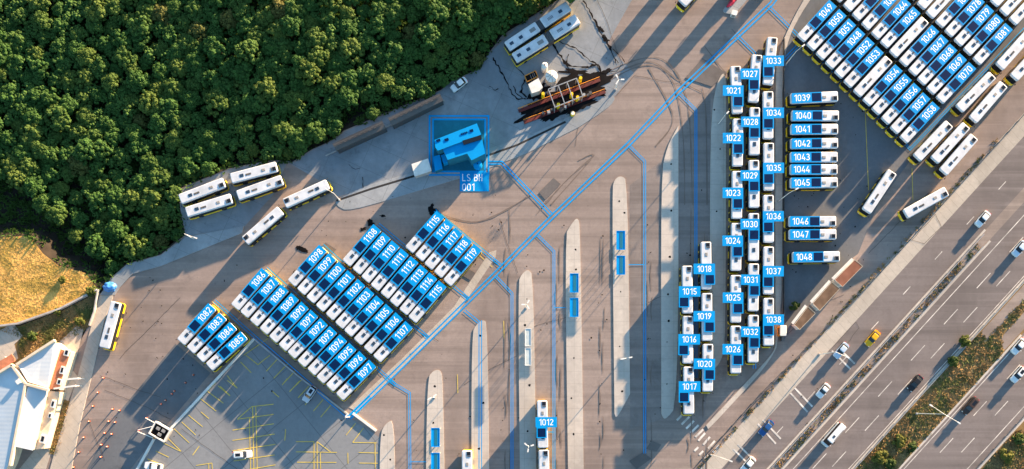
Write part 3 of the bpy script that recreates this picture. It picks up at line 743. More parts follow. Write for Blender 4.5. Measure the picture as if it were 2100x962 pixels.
def bus(front, rear, label, kind='plain', number=None, board=None, group='city buses parked in the depot', name='city_bus'):
    """front / rear: middle of the roof's two ends in the photo"""
    f, r = P(*front, BH), P(*rear, BH)
    d = f - r; rz = math.atan2(d.y, d.x); c = (f + r) / 2; c.z = 0
    if kind not in PROTO: PROTO[kind] = bus_parts(kind)
    t = empty(name, c + Vector((random.uniform(-.07, .07), random.uniform(-.07, .07), 0)), rz + random.gauss(0, .006), label, 'bus', group)
    panel = None
    for nm, me in PROTO[kind]:
        if nm.startswith('*'): link(nm[1:], me, panel)
        else:
            o = link(nm, me, t)
            if nm == 'number_panel': panel = o
    if number and panel:
        tm = text_mesh(number); sz = 1.58
        o = link('overlay_number', tm, panel)
        o.location = (-3.1 if kind == 'diag' else 2.95, 0, BH + .0765)
        o.rotation_euler = (0, 0, math.pi); o.scale = (sz, sz, 1)
    if board:
        # overlay tag built as a board across the roof: label rectangle and marker rectangle (photo pixels)
        (ax, ay, bx, by), (qx, qy, rx, ry) = board
        z = BH + .10
        inv = Matrix.Rotation(-rz, 4, 'Z') @ Matrix.Translation(-c)
        p0, p1 = P(ax, ay, z), P(bx, by, z)
        q0, q1 = P(qx, qy, z), P(rx, ry, z)
        b = MB(); b.box(((p0 + p1) / 2), (abs(p1.x - p0.x), abs(p1.y - p0.y), .05)); b.box((q0 + q1) / 2 + Vector((0, 0, -.0005)), (abs(q1.x - q0.x), abs(q1.y - q0.y), .05))
        b.v = [inv @ v for v in b.v]
        panel = b.build('number_panel', [M['blue']], t)
        e = P(qx + 3, qy + 2, z).x - q0.x
        b = MB(); b.box((q0 + q1) / 2 + Vector((0, 0, .029)), (abs(q1.x - q0.x) - .55, abs(q1.y - q0.y) - .5, .006))
        b.v = [inv @ v for v in b.v]
        b.build('panel_marker', [M['navy']], panel)
        tm = text_mesh(number)
        wd = abs(p1.x - p0.x)
        sz = min(1.5, (wd - .6) / tm['w'])
        o = link('overlay_number', tm, panel)
        o.location = inv @ ((p0 + p1) / 2 + Vector((0, 0, .0285))); o.rotation_euler = (0, 0, -rz); o.scale = (sz, sz, 1)
    return t

def lerp(a, b, t): return (a[0] + (b[0] - a[0]) * t, a[1] + (b[1] - a[1]) * t)
def row(f0, r0, f1, r1, nums, where):
    n = len(nums)
    for i, s_ in enumerate(nums):
        t = i / (n - 1)
        w_ = where.get(s_, '') if isinstance(where, dict) else where
        bus(lerp(f0, f1, t), lerp(r0, r1, t), 'white bus with blue overlay tag %s, %s' % (s_, w_), 'diag', s_)
G1 = 'in the small front row by the white wall'
row((367, 705), (437.8, 626), (427.7, 752.7), (500, 687), ['1082', '1083', '1084', '1085'], G1)
row((480.8, 629.5), (544.4, 556.7), (696, 812.8), (763, 746), [str(k) for k in range(1086, 1098)], 'in the row facing the car park')
row((599, 579.7), (660, 511.5), (772, 734.9), (838, 666), [str(k) for k in range(1098, 1108)], 'in the second slanted row')
row((711.8, 538), (771.3, 469), (846.2, 654.6), (906, 583), ['1108', '1109', '1110', '1111', '1112', '1113', '1114', '1115'], {**{str(k): 'in the third slanted row' for k in range(1108, 1115)}, '1115': 'third row, beside the beige strip'})
row((842.9, 507.7), (899.4, 443.3), (917.7, 580), (978.9, 506.9), ['1115', '1116', '1117', '1118', '1119'], {'1115': 'first bus of the short row next to 1116', **{str(k): 'in the short uppermost slanted row' for k in range(1116, 1120)}})
# upper right block
D = (600, 0)
def ur(x, y): return (1600 + x / 3.006, y / 3.006)
ax_ = Vector((0.683, -0.731)); pit = Vector((19.12, 18.93)); LP_ = 97.8
def block(front_last, labels, count, tagline, plain_fmt):
    for k in range(count):
        f = Vector(front_last) - pit * k
        r = f + ax_ * LP_
        s_ = labels.get(k)
        if s_: bus(f, r, 'white bus with blue overlay tag %s, %s' % (s_, tagline), 'diag', s_)
        else: bus(f, r, plain_fmt(k), 'plain')
fa = Vector(ur(760, 861)); stp = Vector((225, -242)) / 3.006
block(fa, {0: '1058', 1: '1057', 2: '1056', 3: '1055', 4: '1054', 6: '1053', 7: '1052', 8: '1048', 9: '1051', 10: '1050', 11: '1049'}, 12, 'in the front row of the upper right block', lambda k: 'plain white roofed bus in the front row between buses 1053 and 1054')
block(fa + stp, {0: '1070', 1: '1069', 2: '1068', 3: '1067', 4: '1066', 6: '1065', 7: '1064', 8: '1063', 9: '1062'}, 12, 'in the second row of the upper right block',
      lambda k: {5: 'plain white roofed bus in the second row between buses 1065 and 1066', 10: 'plain white roofed bus next to bus 1062 at the upper edge', 11: 'plain white roofed bus at the upper edge, second from bus 1062'}[k])
block(fa + stp * 2, {0: '1081', 1: '1080', 2: '1079', 3: '1078', 4: '1077'}, 8, 'in the third row of the upper right block',
      lambda k: {5: 'plain white roofed bus next to bus 1077 at the upper edge', 6: 'plain white roofed bus at the upper edge, second from bus 1077', 7: 'plain white roofed bus at the upper edge, third from bus 1077'}[k])
block(fa + stp * 3, {}, 5, '', lambda k: ['plain white roofed bus behind bus 1081, outermost of the back row', 'plain white roofed bus behind bus 1080 in the back row', 'plain white roofed bus behind bus 1079 in the back row, cut by the upper edge', 'plain white roofed bus behind bus 1078 just past the upper edge', 'plain white roofed bus behind bus 1077 past the upper edge'][k])
# vertical columns: (top centre, bottom centre, number, board)
def column(n, tx, ty, bx, by, lab, mk):
    bus((bx, by), (tx, ty), 'white city bus with blue overlay tag numbered %s, in the upright columns of buses' % n, 'column', n, (lab, mk))
def lab(x0, x1, y): return (x0, y, x1, y + 21.5)
for n, tx, ty, bx, by, yl in (('1021', 1508, 133, 1512.5, 234, 175), ('1022', 1514, 243, 1512, 341, 272.5), ('1023', 1512.5, 349.6, 1511.5, 448, 384.5), ('1024', 1511.5, 457, 1510, 554, 482.5), ('1025', 1509.5, 565, 1509, 660, 599.5), ('1026', 1509.5, 669.5, 1510, 765, 706)):
    column(n, tx, ty, bx, by, (1482, yl, 1524.5, yl + 21.5), (1502.5, yl + 21.5, 1524.5, yl + 43.5))
for n, tx, ty, bx, by, yl in (('1027', 1553.6, 109.5, 1545.4, 211, 140.6), ('1028', 1547.5, 218.7, 1547, 319, 239.5), ('1029', 1547, 328, 1547, 426, 349.5), ('1030', 1546.5, 436, 1546.5, 534.5, 448.5), ('1031', 1545.5, 541, 1545, 638, 563.5), ('1032', 1545, 645.7, 1545, 742.6, 669.5)):
    column(n, tx, ty, bx, by, (1519, yl, 1558, yl + 21.5), (1536, yl + 21.5, 1558, yl + 43.5))
for n, tx, ty, bx, by, yl in (('1033', 1585.6, 73, 1574.9, 176.5, 114.5), ('1034', 1575.5, 183.7, 1576, 286.5, 220), ('1035', 1577, 291.5, 1577, 392, 334), ('1036', 1577, 398.6, 1577, 498, 433), ('1037', 1577, 506, 1577, 603, 545.5), ('1038', 1577, 611, 1577, 708, 644.5)):
    column(n, tx, ty, bx, by, (1565, yl, 1608, yl + 21.5), (1565, yl + 21.5, 1587.5, yl + 43.5))
for n, tx, ty, bx, by, yl in (('1015', 1409, 546, 1410, 642, 587.5), ('1016', 1411.5, 648.6, 1411.5, 744, 685), ('1017', 1412, 753, 1412.5, 849, 782.5)):
    column(n, tx, ty, bx, by, (1391.5, yl, 1436, yl + 21.5), (1391.5, yl + 21.5, 1413.5, yl + 43.5))
for n, tx, ty, bx, by, yl in (('1018', 1448.5, 495.5, 1449, 593, 540.5), ('1019', 1450.5, 602, 1450.5, 698, 638), ('1020', 1451.5, 706, 1452, 802, 735.5)):
    column(n, tx, ty, bx, by, (1422.5, yl, 1466.5, yl + 21.5), (1444.5, yl + 21.5, 1466.5, yl + 43.5))
bus((1113, 917), (1112, 822), 'white city bus with blue overlay tag numbered 1012, alone beside a lower platform', 'column', '1012', ((1098, 855, 1142, 876), (1100, 876, 1121, 898)))
bus((1117, 1020), (1115, 922), 'plain white roofed bus right behind bus 1012, cut by the lower edge', 'plain')
bus((958, 1022), (957.5, 924), 'plain white roofed bus between two lower platforms, cut by the lower edge', 'plain')
# level row beside the columns
for n, fx_, fy, rx_, ry in (('1039', 1621, 202.6, 1718.7, 197.6), ('1040', 1623, 237.4, 1720.5, 236.8), ('1041', 1621, 265, 1719, 264.4), ('1042', 1621, 294, 1719, 293.2), ('1043', 1621, 322, 1719, 321.6), ('1044', 1621, 347, 1719, 346.6), ('1045', 1621, 375, 1719, 374), ('1046', 1618, 454, 1716, 453.4), ('1047', 1618, 481, 1716, 481), ('1048', 1626, 528, 1723.5, 525.2)):
    bus((fx_, fy), (rx_, ry), 'white bus with blue overlay tag %s, lying level %s' % (n, 'alone above the rusty roofed sheds' if n == '1048' else 'right of the upright columns'), 'horiz', n)
# unnumbered buses
for f, r, l in (((368, 408.5), (459.4, 373), 'white roofed bus under the wood edge, upper one of the left pair'), ((380, 435.6), (475.6, 407), 'white roofed bus, lowest left of the four parked below the wood'),
                ((473, 366), (568.5, 340.5), 'white roofed bus, upper right of the four parked below the wood'), ((485.6, 401.3), (579.4, 367.7), 'white roofed bus, lower right of the four parked below the wood'),
                ((670.5, 376.4), (582.9, 417), 'white roofed bus heading towards the tip of the wash island'), ((574.5, 430.3), (501.5, 494), 'white roofed bus following another, next to the small pavement wedge'),
                ((212.4, 714), (238, 618.8), 'lone white roofed bus on the left by the pavement and dry field'),
                ((1879, 325), (1948.6, 251), 'white roofed bus nearest to bus 1058 along the fence'), ((1915, 330), (1984, 254.5), 'white roofed bus, middle of three slanted by the fence'), ((1934.4, 353.5), (2000, 280), 'white roofed bus, outermost of three slanted right by the fence'),
                ((1969, 223), (2035.8, 154.7), 'white roofed bus beside bus 1070, inner one of its pair'), ((1996, 246), (2060, 171), 'white roofed bus, outer one of the pair by bus 1070'), ((2049, 138), (2117, 62), 'white roofed bus near bus 1081 cut by the right edge'), ((2079, 160), (2147, 85), 'white roofed bus at the right edge nearest the fence'),
                ((1775.8, 435.5), (1832.5, 350.4), 'white roofed bus steeply slanted alone in the grey yard'), ((1855, 440.8), (1944.7, 389.4), 'white roofed bus slanted alone next to the fence and sidewalk'),
                ((1398, 6), (1465, -66), 'white roofed bus peeping in at the upper edge with a yellow nose'), ((1362, -28), (1426, -102), 'white roofed bus beyond the upper edge throwing a shadow stripe'), ((1570, -26), (1632, -100), 'white roofed bus beyond the upper edge over the blue line'), ((1500, -22), (1566, -95), 'white roofed bus beyond the upper edge by the red bundle')):
    bus(f, r, l, 'plain')

# articulated buses
def artic(f0, f1, r0, r1, label):
    a, b_ = P(*f0, BH), P(*r1, BH)
    d = a - b_; rz = math.atan2(d.y, d.x); L_ = d.length
    c = (a + b_) / 2; c.z = 0
    t = empty('articulated_bus', c, rz, label, 'bus', 'articulated buses by the wood')
    l1 = (P(*f0, BH) - P(*f1, BH)).length; l2 = (P(*r0, BH) - P(*r1, BH)).length
    hw = BW / 2
    for (x0, x1), nose in (((L_ / 2 - l1, L_ / 2), .2), ((-L_ / 2, -L_ / 2 + l2), 0)):
        b = MB(); b.loft([rr(x0 + .1, x1 + nose * .5, hw - .05, .2, .3), rr(x0, x1 + nose, hw, .25, .42), rr(x0, x1 + nose, hw, .25, 1.22)], 0, cap1=False); b.build('body', [M['bus_yellow']], t)
        b = MB(); b.loft([rr(x0 + .02, x1 + nose * .8, hw - .02, .25, 1.221), rr(x0 + .02, x1, hw - .03, .25, 2.6)], 0, cap0=False, cap1=False); b.build('window_band', [M['glass']], t)
        b = MB(); b.loft([rr(x0, x1 + .02, hw - .01, .25, 2.601), rr(x0, x1, hw - .01, .25, 2.93), rr(x0 + .08, x1 - .08, hw - .1, .2, 3.05), rr(x0 + .2, x1 - .2, hw - .24, .18, BH)], 0, cap0=False); b.build('roof', [M['bus_white']], t)
        for sy in (-1, 1):
            for xw in ((x0 + 2.2, x1 - 2.4) if nose else (x0 + 2.6,)):
                b = MB(); b.bar((xw, sy * (hw - .26), .48), (xw, sy * (hw + .025), .48), .48, n=14); b.build('wheel', [M['black']], t)
        hs = ((x1 - 1.3, 0), (x1 - 3.9, 0)) if nose else ((x0 + 2.5, .1),)
        for hx, hy in hs:
            b = MB(); b.loft([rr(hx - .48, hx + .48, .36, .08, BH - .01), rr(hx - .48, hx + .48, .36, .08, BH + .05)], 0)
            for v in b.v: v.y += hy
            b.build('roof_hatch', [M['blueglass']], t)
        vx = x0 + 1.6 if nose else x1 - 2.2
        b = MB(); b.box((vx, .1, BH + .02), (1.5, .9, .04), 1)
        for k in range(5): b.box((vx - .6 + k * .3, .1, BH + .05), (.12, .7, .03), 1 if nose else 0)
        b.build('roof_vent', [M['black'], M['grille'] if nose else M['bus_white']], t)
    xa, xb = -L_ / 2 + l2 + .03, L_ / 2 - l1 - .03
    b = MB(); n = 9; lp = []
    for k in range(n):
        x = xa + (xb - xa) * k / (n - 1); s_ = .08 if k % 2 else 0
        lp.append([(x, -hw + .1 + s_, .45), (x, hw - .1 - s_, .45), (x, hw - .1 - s_, 2.85 - s_), (x, -hw + .1 + s_, 2.85 - s_)])
    b.loft(lp, 0); b.build('bellows', [M['darkgrey']], t)
    b = MB(); b.box((L_ / 2 + .17, 0, 1.85), (.05, 2.05, 1.35)); b.build('windscreen', [M['glass']], t)
artic((1055, 119), (1119.7, 78.4), (1130.8, 69.5), (1184.9, 37.8), 'white articulated bus in full view, lower of two below the wood corner')
artic((1040, 95), (1104.9, 56), (1112.4, 47.3), (1166.5, 10.8), 'white articulated bus partly covered by trees, upper of two at the wood corner')

# ------------------------------------------------------------------ cars
CARM = {}
def car(px, py, ang, label, colour, L_=4.4, W_=1.8, H_=1.45, style='sedan', name='parked_car', group='cars on the motorway', cat='car'):
    """ang: heading of the nose in the picture, degrees anticlockwise from right"""
    t = empty(name, P(px, py, H_ * .8) * 1.0, R(ang), label, cat, group); t.location.z = 0
    if colour not in CARM: CARM[colour] = flat('car_paint', colour, 0.3, 0.1, var=0.06, vscale=1.5)
    m = CARM[colour]
    x0, x1, hw = -L_ / 2, L_ / 2, W_ / 2
    zb = H_ * .60 if style != 'van' else H_ * .5
    b = MB()
    b.loft([rr(x0 + .12, x1 - .12, hw - .1, .3, .22), rr(x0, x1, hw - .02, .42, .38), rr(x0 + .02, x1 - .02, hw, .45, zb * .75), rr(x0 + .1, x1 - .14, hw - .06, .48, zb)], 0)
    b.build('body', [m], t, smooth=False)
    if style == 'sedan': c0, c1, r0, r1 = x0 + .55, x1 - 1.25, x0 + 1.15, x1 - 1.95
    elif style == 'suv': c0, c1, r0, r1 = x0 + .2, x1 - 1.2, x0 + .55, x1 - 1.9
    else: c0, c1, r0, r1 = x0 + .1, x1 - .45, x0 + .22, x1 - 1.25
    b = MB(); b.loft([rr(c0, c1, hw - .10, .25, zb + .001), rr(r0 - .03, r1 + .05, hw - .24, .22, H_ - .05)], 0, cap0=False, cap1=False)
    b.build('cabin_glass', [M['glass']], t)
    b = MB(); b.loft([rr(r0 - .05, r1 + .05, hw - .23, .22, H_ - .06), rr(r0, r1, hw - .25, .22, H_ - .005), rr(r0 + .12, r1 - .12, hw - .36, .15, H_ + .02)], 0)
    roof = b.build('roof', [m], t)
    if style == 'suv':
        b = MB(); b.box(((r0 + r1) / 2 - .1, 0, H_ + .025), ((r1 - r0) * .55, W_ * .42, .012)); b.build('sunroof', [M['glass']], roof)
    if style == 'van':
        b = MB(); b.loft([rr(-.2, .5, .28, .06, H_ + .01), rr(-.2, .5, .28, .06, H_ + .05)], 0)
        for v in b.v: v.x += .4
        b.build('roof_hatch', [M['blueglass']], roof)
        b = MB(); b.box((-.5, hw - .36, H_ + .03), (L_ * .5, .12, .03)); b.build('roof_rail', [M['darkgrey']], roof)
    b = MB()
    for sy in (-1, 1):
        b2 = MB(); b2.bar((0, 0, 0), (0, 0, 0.001), .001)
        for q in (.22,):
            bb = MB(); bb.bar((x0 + L_ * .18, sy * (hw - .18), .33), (x0 + L_ * .18, sy * (hw + .015), .33), .33, n=12); bb.build('wheel', [M['black']], t)
            bb = MB(); bb.bar((x1 - L_ * .2, sy * (hw - .18), .33), (x1 - L_ * .2, sy * (hw + .015), .33), .33, n=12); bb.build('wheel', [M['black']], t)
        bb = MB(); bb.box((x1 - .07, sy * (hw - .34), zb * .78), (.16, .38, .13)); bb.build('headlight', [M['lampwhite']], t)
        bb = MB(); bb.box((x0 + .06, sy * (hw - .32), zb * .82), (.14, .36, .12)); bb.build('tail_light', [M['red']], t)
        bb = MB(); bb.box((c1 - .35, sy * (hw + .05), zb + .06), (.16, .2, .13)); bb.build('mirror', [m], t)
    return t
WH, SV, DK, BLK = (0.78, 0.78, 0.76), (0.55, 0.58, 0.62), (0.05, 0.06, 0.07), (0.015, 0.016, 0.018)
G2 = 'cars parked in the depot'
car(941, 171.6, 218, 'white sedan parked at the edge of the wood', WH, style='sedan', group=G2)
car(634, 808, 235, 'silver hatchback parked in the car park below bus 1095', SV, style='suv', H_=1.55, group=G2)
car(495, 932.5, 4, 'white off-road car with dark sunroof in the car park', WH, style='suv', L_=4.6, H_=1.7, group=G2)
car(313, 957, 170, 'white car at the lower edge beside the low white wall', WH, style='sedan', group=G2)
car(2018, 448, 229, 'white saloon alone on the upper service road', WH, name='car')
car(1791.6, 693.5, 229, 'yellow taxi beside the middle guard rail', (0.80, 0.42, 0.01), name='car', cat='taxi')
car(1727, 718.5, 229, 'pale blue car at the double white bars beside a lamp', (0.5, 0.6, 0.7), name='car')
car(1690, 801, 229, 'small white car midway between two pairs of white bars', WH, L_=4.0, name='car')
car(1573, 877.6, 229, 'dark blue car on the double white bars', (0.02, 0.09, 0.26), name='car')
car(1535.5, 953, 229, 'white car at the lower edge of the service road', WH, name='car')
car(1879, 785.6, 229, 'black saloon on the middle carriageway', BLK, name='car')
car(1993, 832, 229, 'dark brown pickup by the double armed lamp', (0.06, 0.035, 0.025), L_=4.8, style='suv', H_=1.7, name='car')
car(2092, 710, 229, 'white car at the right edge on the lower carriageway, farther from the shrubs', WH, name='car')
car(2091, 768, 229, 'white car with dark roof window at the right edge of the lower carriageway', WH, style='suv', name='car')
car(2094, 509, 229, 'silver blue car at the right edge of the middle carriageway', (0.6, 0.68, 0.74), name='car')
car(1711.8, 892, 229, 'white passenger van on the middle carriageway', WH, L_=6.6, W_=2.1, H_=2.4, style='van', name='minibus', cat='van')

# ------------------------------------------------------------------ lamps
def lamp(px, py, h, heads, label, arm=1.6, group='lamp posts of the depot'):
    """heads: list of arm directions in the picture (degrees anticlockwise from right)"""
    t = empty('street_lamp', P(px, py), 0, label, 'street lamp', group)
    b = MB(); b.bar((0, 0, 0), (0, 0, h), .11, .06, n=8); b.build('pole', [M['lampwhite']], t)
    b = MB(); b.box((0, 0, .19), (.45, .45, .38)); b.build('base_plate', [M['concrete']], t)
    for a in heads:
        d = Vector((math.cos(R(a)), math.sin(R(a)), 0))
        b = MB(); b.bar((0, 0, h - .05), d * arm + Vector((0, 0, h + .3)), .05, .04, n=6); ar = b.build('arm', [M['lampwhite']], t)
        b = MB(); c = d * (arm + .3) + Vector((0, 0, h + .3)); b.box(c, (.8, .3, .14), 0, R(a)); b.build('lamp_head', [M['lampwhite']], ar)
for a in ((1079, 632, 7, [60, 180, 300], 'tall three armed lamp near the top of the platform with the plain glass shelters', .5),
          (1083, 913, 7, [20, 140, 260], 'three armed lamp low on the platform beside bus 1012', .6),
          (1276, 738, 7, [10, 190], 'two armed lamp near the lower end of the platform left of the shaded lane', .7),
          (891, 815, 6, [30, 210], 'lamp on the second platform from the left above a blue shelter', .5),
          (1473, 255, 6, [45], 'lamp on the shaded platform beside bus 1022', .6),
          (1596, 413, 8, [28], 'lamp with a long arm right of bus 1036 beside the dark fence', 1.6),
          (1610, 134, 8, [38], 'lamp with a long arm right of bus 1033', 1.6),
          (1262, 184, 6, [0, 120, 240], 'three armed lamp on the wash island by the end of the red rails', .6),
          (696, 410, 6, [150], 'lamp at the left tip of the wash island', 1.6), (398, 490, 6, [-20], 'lamp under the wood on the bluish pavement', 2.6),
          (716, 855, 5, [45], 'white lamp post at the lower corner of the bus rows', .4)):
    lamp(a[0], a[1], a[2], a[3], a[4], a[5])
lamp(1680, 727, 10, [-25], 'long armed motorway lamp on the sidewalk by the pale blue car', 2.6, 'motorway lamps')
lamp(1458, 933, 9, [-20], 'long armed motorway lamp at the lower edge of the sidewalk', 2.2, 'motorway lamps')
lamp(1879, 848, 13, [-32, 148], 'double armed motorway lamp in the shrubby median', 3.4, 'motorway lamps')

# ------------------------------------------------------------------ motorway rails and fences
def rail(v, u0, u1, label, step=34):
    t = empty('guard_rail', P(*rc(v, u0)), 0, label, 'guard rail', 'guard rails of the motorway')
    o = t.location.copy()
    b = MB(); a, c = P(*rc(v, u0)) - o, P(*rc(v, u1)) - o
    d = (c - a).normalized(); n = Vector((-d.y, d.x, 0)) * .06
    z0, z1 = Vector((0, 0, .45)), Vector((0, 0, .75))
    b.loft([[a + n + z0, a - n + z0, a - n + z1, a + n + z1], [c + n + z0, c - n + z0, c - n + z1, c + n + z1]], 0)
    b.build('rail', [M['steel']], t)
    u = u0 + 4
    while u < u1:
        p = P(*rc(v, u)) - o
        b = MB(); b.box((p.x + n.x * 2.4, p.y + n.y * 2.4, .36), (.1, .12, .72), 0, ROADROT); b.build('post', [M['steel']], t)
        u += step
rail(1814, 240, 1000, 'steel guard rail between the service road and the middle carriageway')
rail(1830, 300, 980, 'steel guard rail on the far side of the narrow dirt strip')
rail(1941, 280, 1010, 'steel guard rail along the shrubby median')
rail(2127, 380, 800, 'steel guard rail beside the grass in the lower right corner')
for v, u0, u1, l in ((1811, 235, 1010, 'pale kerb on the service road side of the narrow dirt strip'), (1834, 260, 1000, 'pale kerb on the middle carriageway side of the narrow dirt strip'), (1939, 270, 1010, 'pale kerb between middle carriageway and shrubby median'), (2010.5, 300, 900, 'pale kerb between shrubby median and lower carriageway'), (2131, 380, 800, 'pale kerb at the grassy lower right corner')):
    wall('road_kerb', [rc(v, u0), rc(v, u1)], .45, .18, M['kerb'], l, cat='kerb', group='kerbs of the motorway')
def fence(pts, h, label, mat='darkgrey', post=3.0, nrail=3, name='fence', z0=0.0):
    t = empty(name, P(*pts[0]) + Vector((0, 0, z0)), 0, label, 'fence'); o = t.location.copy()
    wp = [P(x, y) + Vector((0, 0, z0)) - o for x, y in pts]
    b = MB()
    for i in range(len(wp) - 1):
        for k in range(nrail):
            z = Vector((0, 0, h * (k + 1) / nrail - .06)); b.bar(wp[i] + z, wp[i + 1] + z, .035, n=4)
    b.build('rail', [M[mat]], t)
    for i in range(len(wp) - 1):
        n = max(1, int((wp[i + 1] - wp[i]).length / post))
        for k in range(n):
            p = wp[i].lerp(wp[i + 1], k / n)
            q = MB(); q.box((p.x, p.y, h / 2), (.1, .1, h)); q.build('post', [M[mat]], t)
fence([(1420, 962), (1560, 806), (1690, 676), (1760, 606), (1803, 560), (1945, 403), (2085, 250), (2130, 200)], 1.1, 'long dark fence between the bus yard and the motorway sidewalk', post=3.4)
wall('yard_wall', [(1606.5, 82), (1606.5, 640), (1600, 700)], .22, .9, M['darkgrey'], 'long thin dark wall along the right side of the upright bus columns')
wall('field_wall', [(-40, 690), (0, 669), (40, 664), (126, 634), (202, 595)], .4, 1.0, M['concrete'], 'old grey wall along the lower side of the dry field')
wall('field_wall', [(204, 594), (196, 640), (186, 668)], .3, .9, M['concrete'], 'short grey wall beside the pavement at the end of the scrub strip')

# ------------------------------------------------------------------ shelters
def shelter(px, py, blue, label, wpx=18, hpx=39):
    z = 2.6
    c = P(px, py, z); c.z = 0
    t = empty('bus_shelter', c + Vector((0, 0, .15)), 0, label, 'bus shelter', 'bus shelters on the platforms')
    w_, l_ = wpx / 8.6, hpx / 8.6
    b = MB(); b.box((0, 0, 2.5), (w_, l_, .10), 0); b.build('roof', [M['blue'] if blue else M['shelter_glass']], t)  # blue roofs take the overlay tint
    b = MB()
    for sx in (-1, 1):
        b.box((sx * (w_ / 2 - .06), 0, 2.56), (.12, l_ + .02, .14))
    for sy in (-1, 1): b.box((0, sy * (l_ / 2 - .06), 2.56), (w_ - .26, .12, .14))
    b.build('roof_frame', [M['overlay_line'] if blue else M['lampwhite']], t)
    if blue:
        b = MB(); b.box((.1, 0, 2.565), (w_ * .36, l_ * .86, .03)); b.build('roof_panel', [M['teal']], t)
    for sx in (-1, 1):
        for sy in (-1, 1):
            b = MB(); b.bar((sx * (w_ / 2 - .1), sy * (l_ / 2 - .15), 0), (sx * (w_ / 2 - .1), sy * (l_ / 2 - .15), 2.45), .05); b.build('post', [M['lampwhite']], t)
    b = MB(); b.box((w_ / 2 - .45, 0, .45), (.4, l_ * .7, .06))
    for sy in (-1, 1): b.box((w_ / 2 - .45, sy * l_ * .28, .21), (.3, .08, .42))
    b.build('bench', [M['steel']], t)
M['shelter_glass'] = flat('milky_glass', (0.5, 0.56, 0.55), 0.3, var=0.15, vscale=1.0)
for px, py, bl_, l in ((1177.5, 580.5, 1, 'blue roofed bus shelter, upper of the pair on the fifth platform'), (1177.5, 630.5, 1, 'blue roofed bus shelter, lower of the pair on the fifth platform'),
                       (1273, 493, 1, 'blue roofed bus shelter, upper of the pair on the sixth platform'), (1273, 544, 1, 'blue roofed bus shelter, lower of the pair on the sixth platform'),
                       (893, 897, 1, 'blue roofed bus shelter, upper of the pair on the second platform'), (893, 948, 1, 'blue roofed bus shelter at the lower edge on the second platform'),
                       (1083, 692, 0, 'glass roofed bus shelter, upper of the plain pair on the fourth platform'), (1083, 731.5, 0, 'glass roofed bus shelter, lower of the plain pair on the fourth platform')):
    shelter(px, py, bl_, l, 18 if bl_ else 13, 39 if bl_ else 36.5)

# ------------------------------------------------------------------ LS BH building
def block_(name, parent, o, pts, z0, z1, mat, mt=None):
    b = MB(); b.prism([P(x, y, z1) - o for x, y in pts], z0, z1, 0, 1 if mt else 0)
    return b.build(name, [M[mat]] + ([M[mt]] if mt else []), parent)
o = P(945, 300)
t = empty('service_building', o, 0, 'flat roofed service building under blue overlay tint inside the blue outline', 'building')
block_('wing', t, o, [(891, 287), (978, 253), (987, 276), (949, 290), (898, 309), (893, 303)], 0, 5.6, 'teal', 'blue')  # blue and teal here are the overlay tint, not building paint
block_('hall', t, o, [(908, 306), (949, 290.5), (954, 297), (989, 286), (995, 315), (967, 329), (958, 315), (918, 328)], 0, 5.2, 'teal', 'blue')
rfz = 5.63
for (x, y, a, b_) in ((899, 288, 8, 5), (916, 286.5, 8, 5), (967, 268, 7, 5)):
    b = MB(); c = P(x, y, rfz) - o; b.box((c.x, c.y, rfz - .0), (a / 8.6, b_ / 8.6, .12), 0, R(20)); b.build('skylight', [M['navy']], t)
b = MB()
for k in range(4):
    c = P(946.5 + k * 3.6, 275.2 - k * 1.2, rfz) - o; b.box((c.x, c.y, rfz), (.3, .4, .12), 0, R(20))
b.build('roof_vent', [M['navy']], t)
b = MB(); c = P(968, 287, 5.6) - o; b.box((c.x, c.y, 5.18), (4.4, 1.0, .9), 0, R(17)); b.build('roof_opening', [M['glass']], t)
b = MB(); c = P(911, 325, 2.5) - o; b.box((c.x, c.y, 1.25), (1.1, 2.0, 2.5), 0, R(16)); b.build('annex', [M['blue']], t)
b = MB()
for k in range(7):
    c = P(925 + k * 5, 330 - k * 1.8, 1.0) - o; b.box((c.x, c.y, .5), (.4, .5, 1.0), 0, R(17))
b.build('plant_equipment', [M['teal']], t)
t2 = empty('water_tank', P(980, 341, 0) + Vector((0, 0, .15)), 0, 'small round blue tank beside the blue service building', 'tank')
b = MB(); b.bar((0, 0, 0), (0, 0, 1.6), 1.05, n=24); b.build('tank_body', [M['blue']], t2); b = MB(); b.bar((0, 0, 1.6), (0, 0, 1.9), 1.0, .15, n=24); tb = b.build('lid', [M['blue']], t2); b = MB(); b.bar((0, 0, 1.9), (0, 0, 2.0), .14, n=10); b.build('cap', [M['navy']], tb)
for k, (pts, l, mt) in enumerate((([(845, 337), (877, 326), (884, 350), (851, 361)], 'white flat roofed cabin left of the blue service building', 'white_wall'), ([(889, 322), (902, 318), (907, 345), (892, 350)], 'blue flat roofed cabin inside the left side of the blue outline', 'blue'))):
    cx = sum(p[0] for p in pts) / 4; cy = sum(p[1] for p in pts) / 4; o = P(cx, cy)
    t = empty('cabin', o, 0, l, 'cabin'); block_('wall', t, o, pts, 0, 2.4, 'concrete' if mt != 'blue' else 'teal'); b = MB(); b.prism([P(cx + (x - cx) * 1.06, cy + (y - cy) * 1.06, 2.5) - o for x, y in pts], 2.401, 2.52); b.build('roof', [M[mt]], t)
    b = MB(); q = (P(*pts[2]) + P(*pts[3])) / 2 - o; b.box((q.x, q.y, 1.1), (.9, .12, 2.0), 0, R(20)); b.build('door', [M['darkgrey']], t)
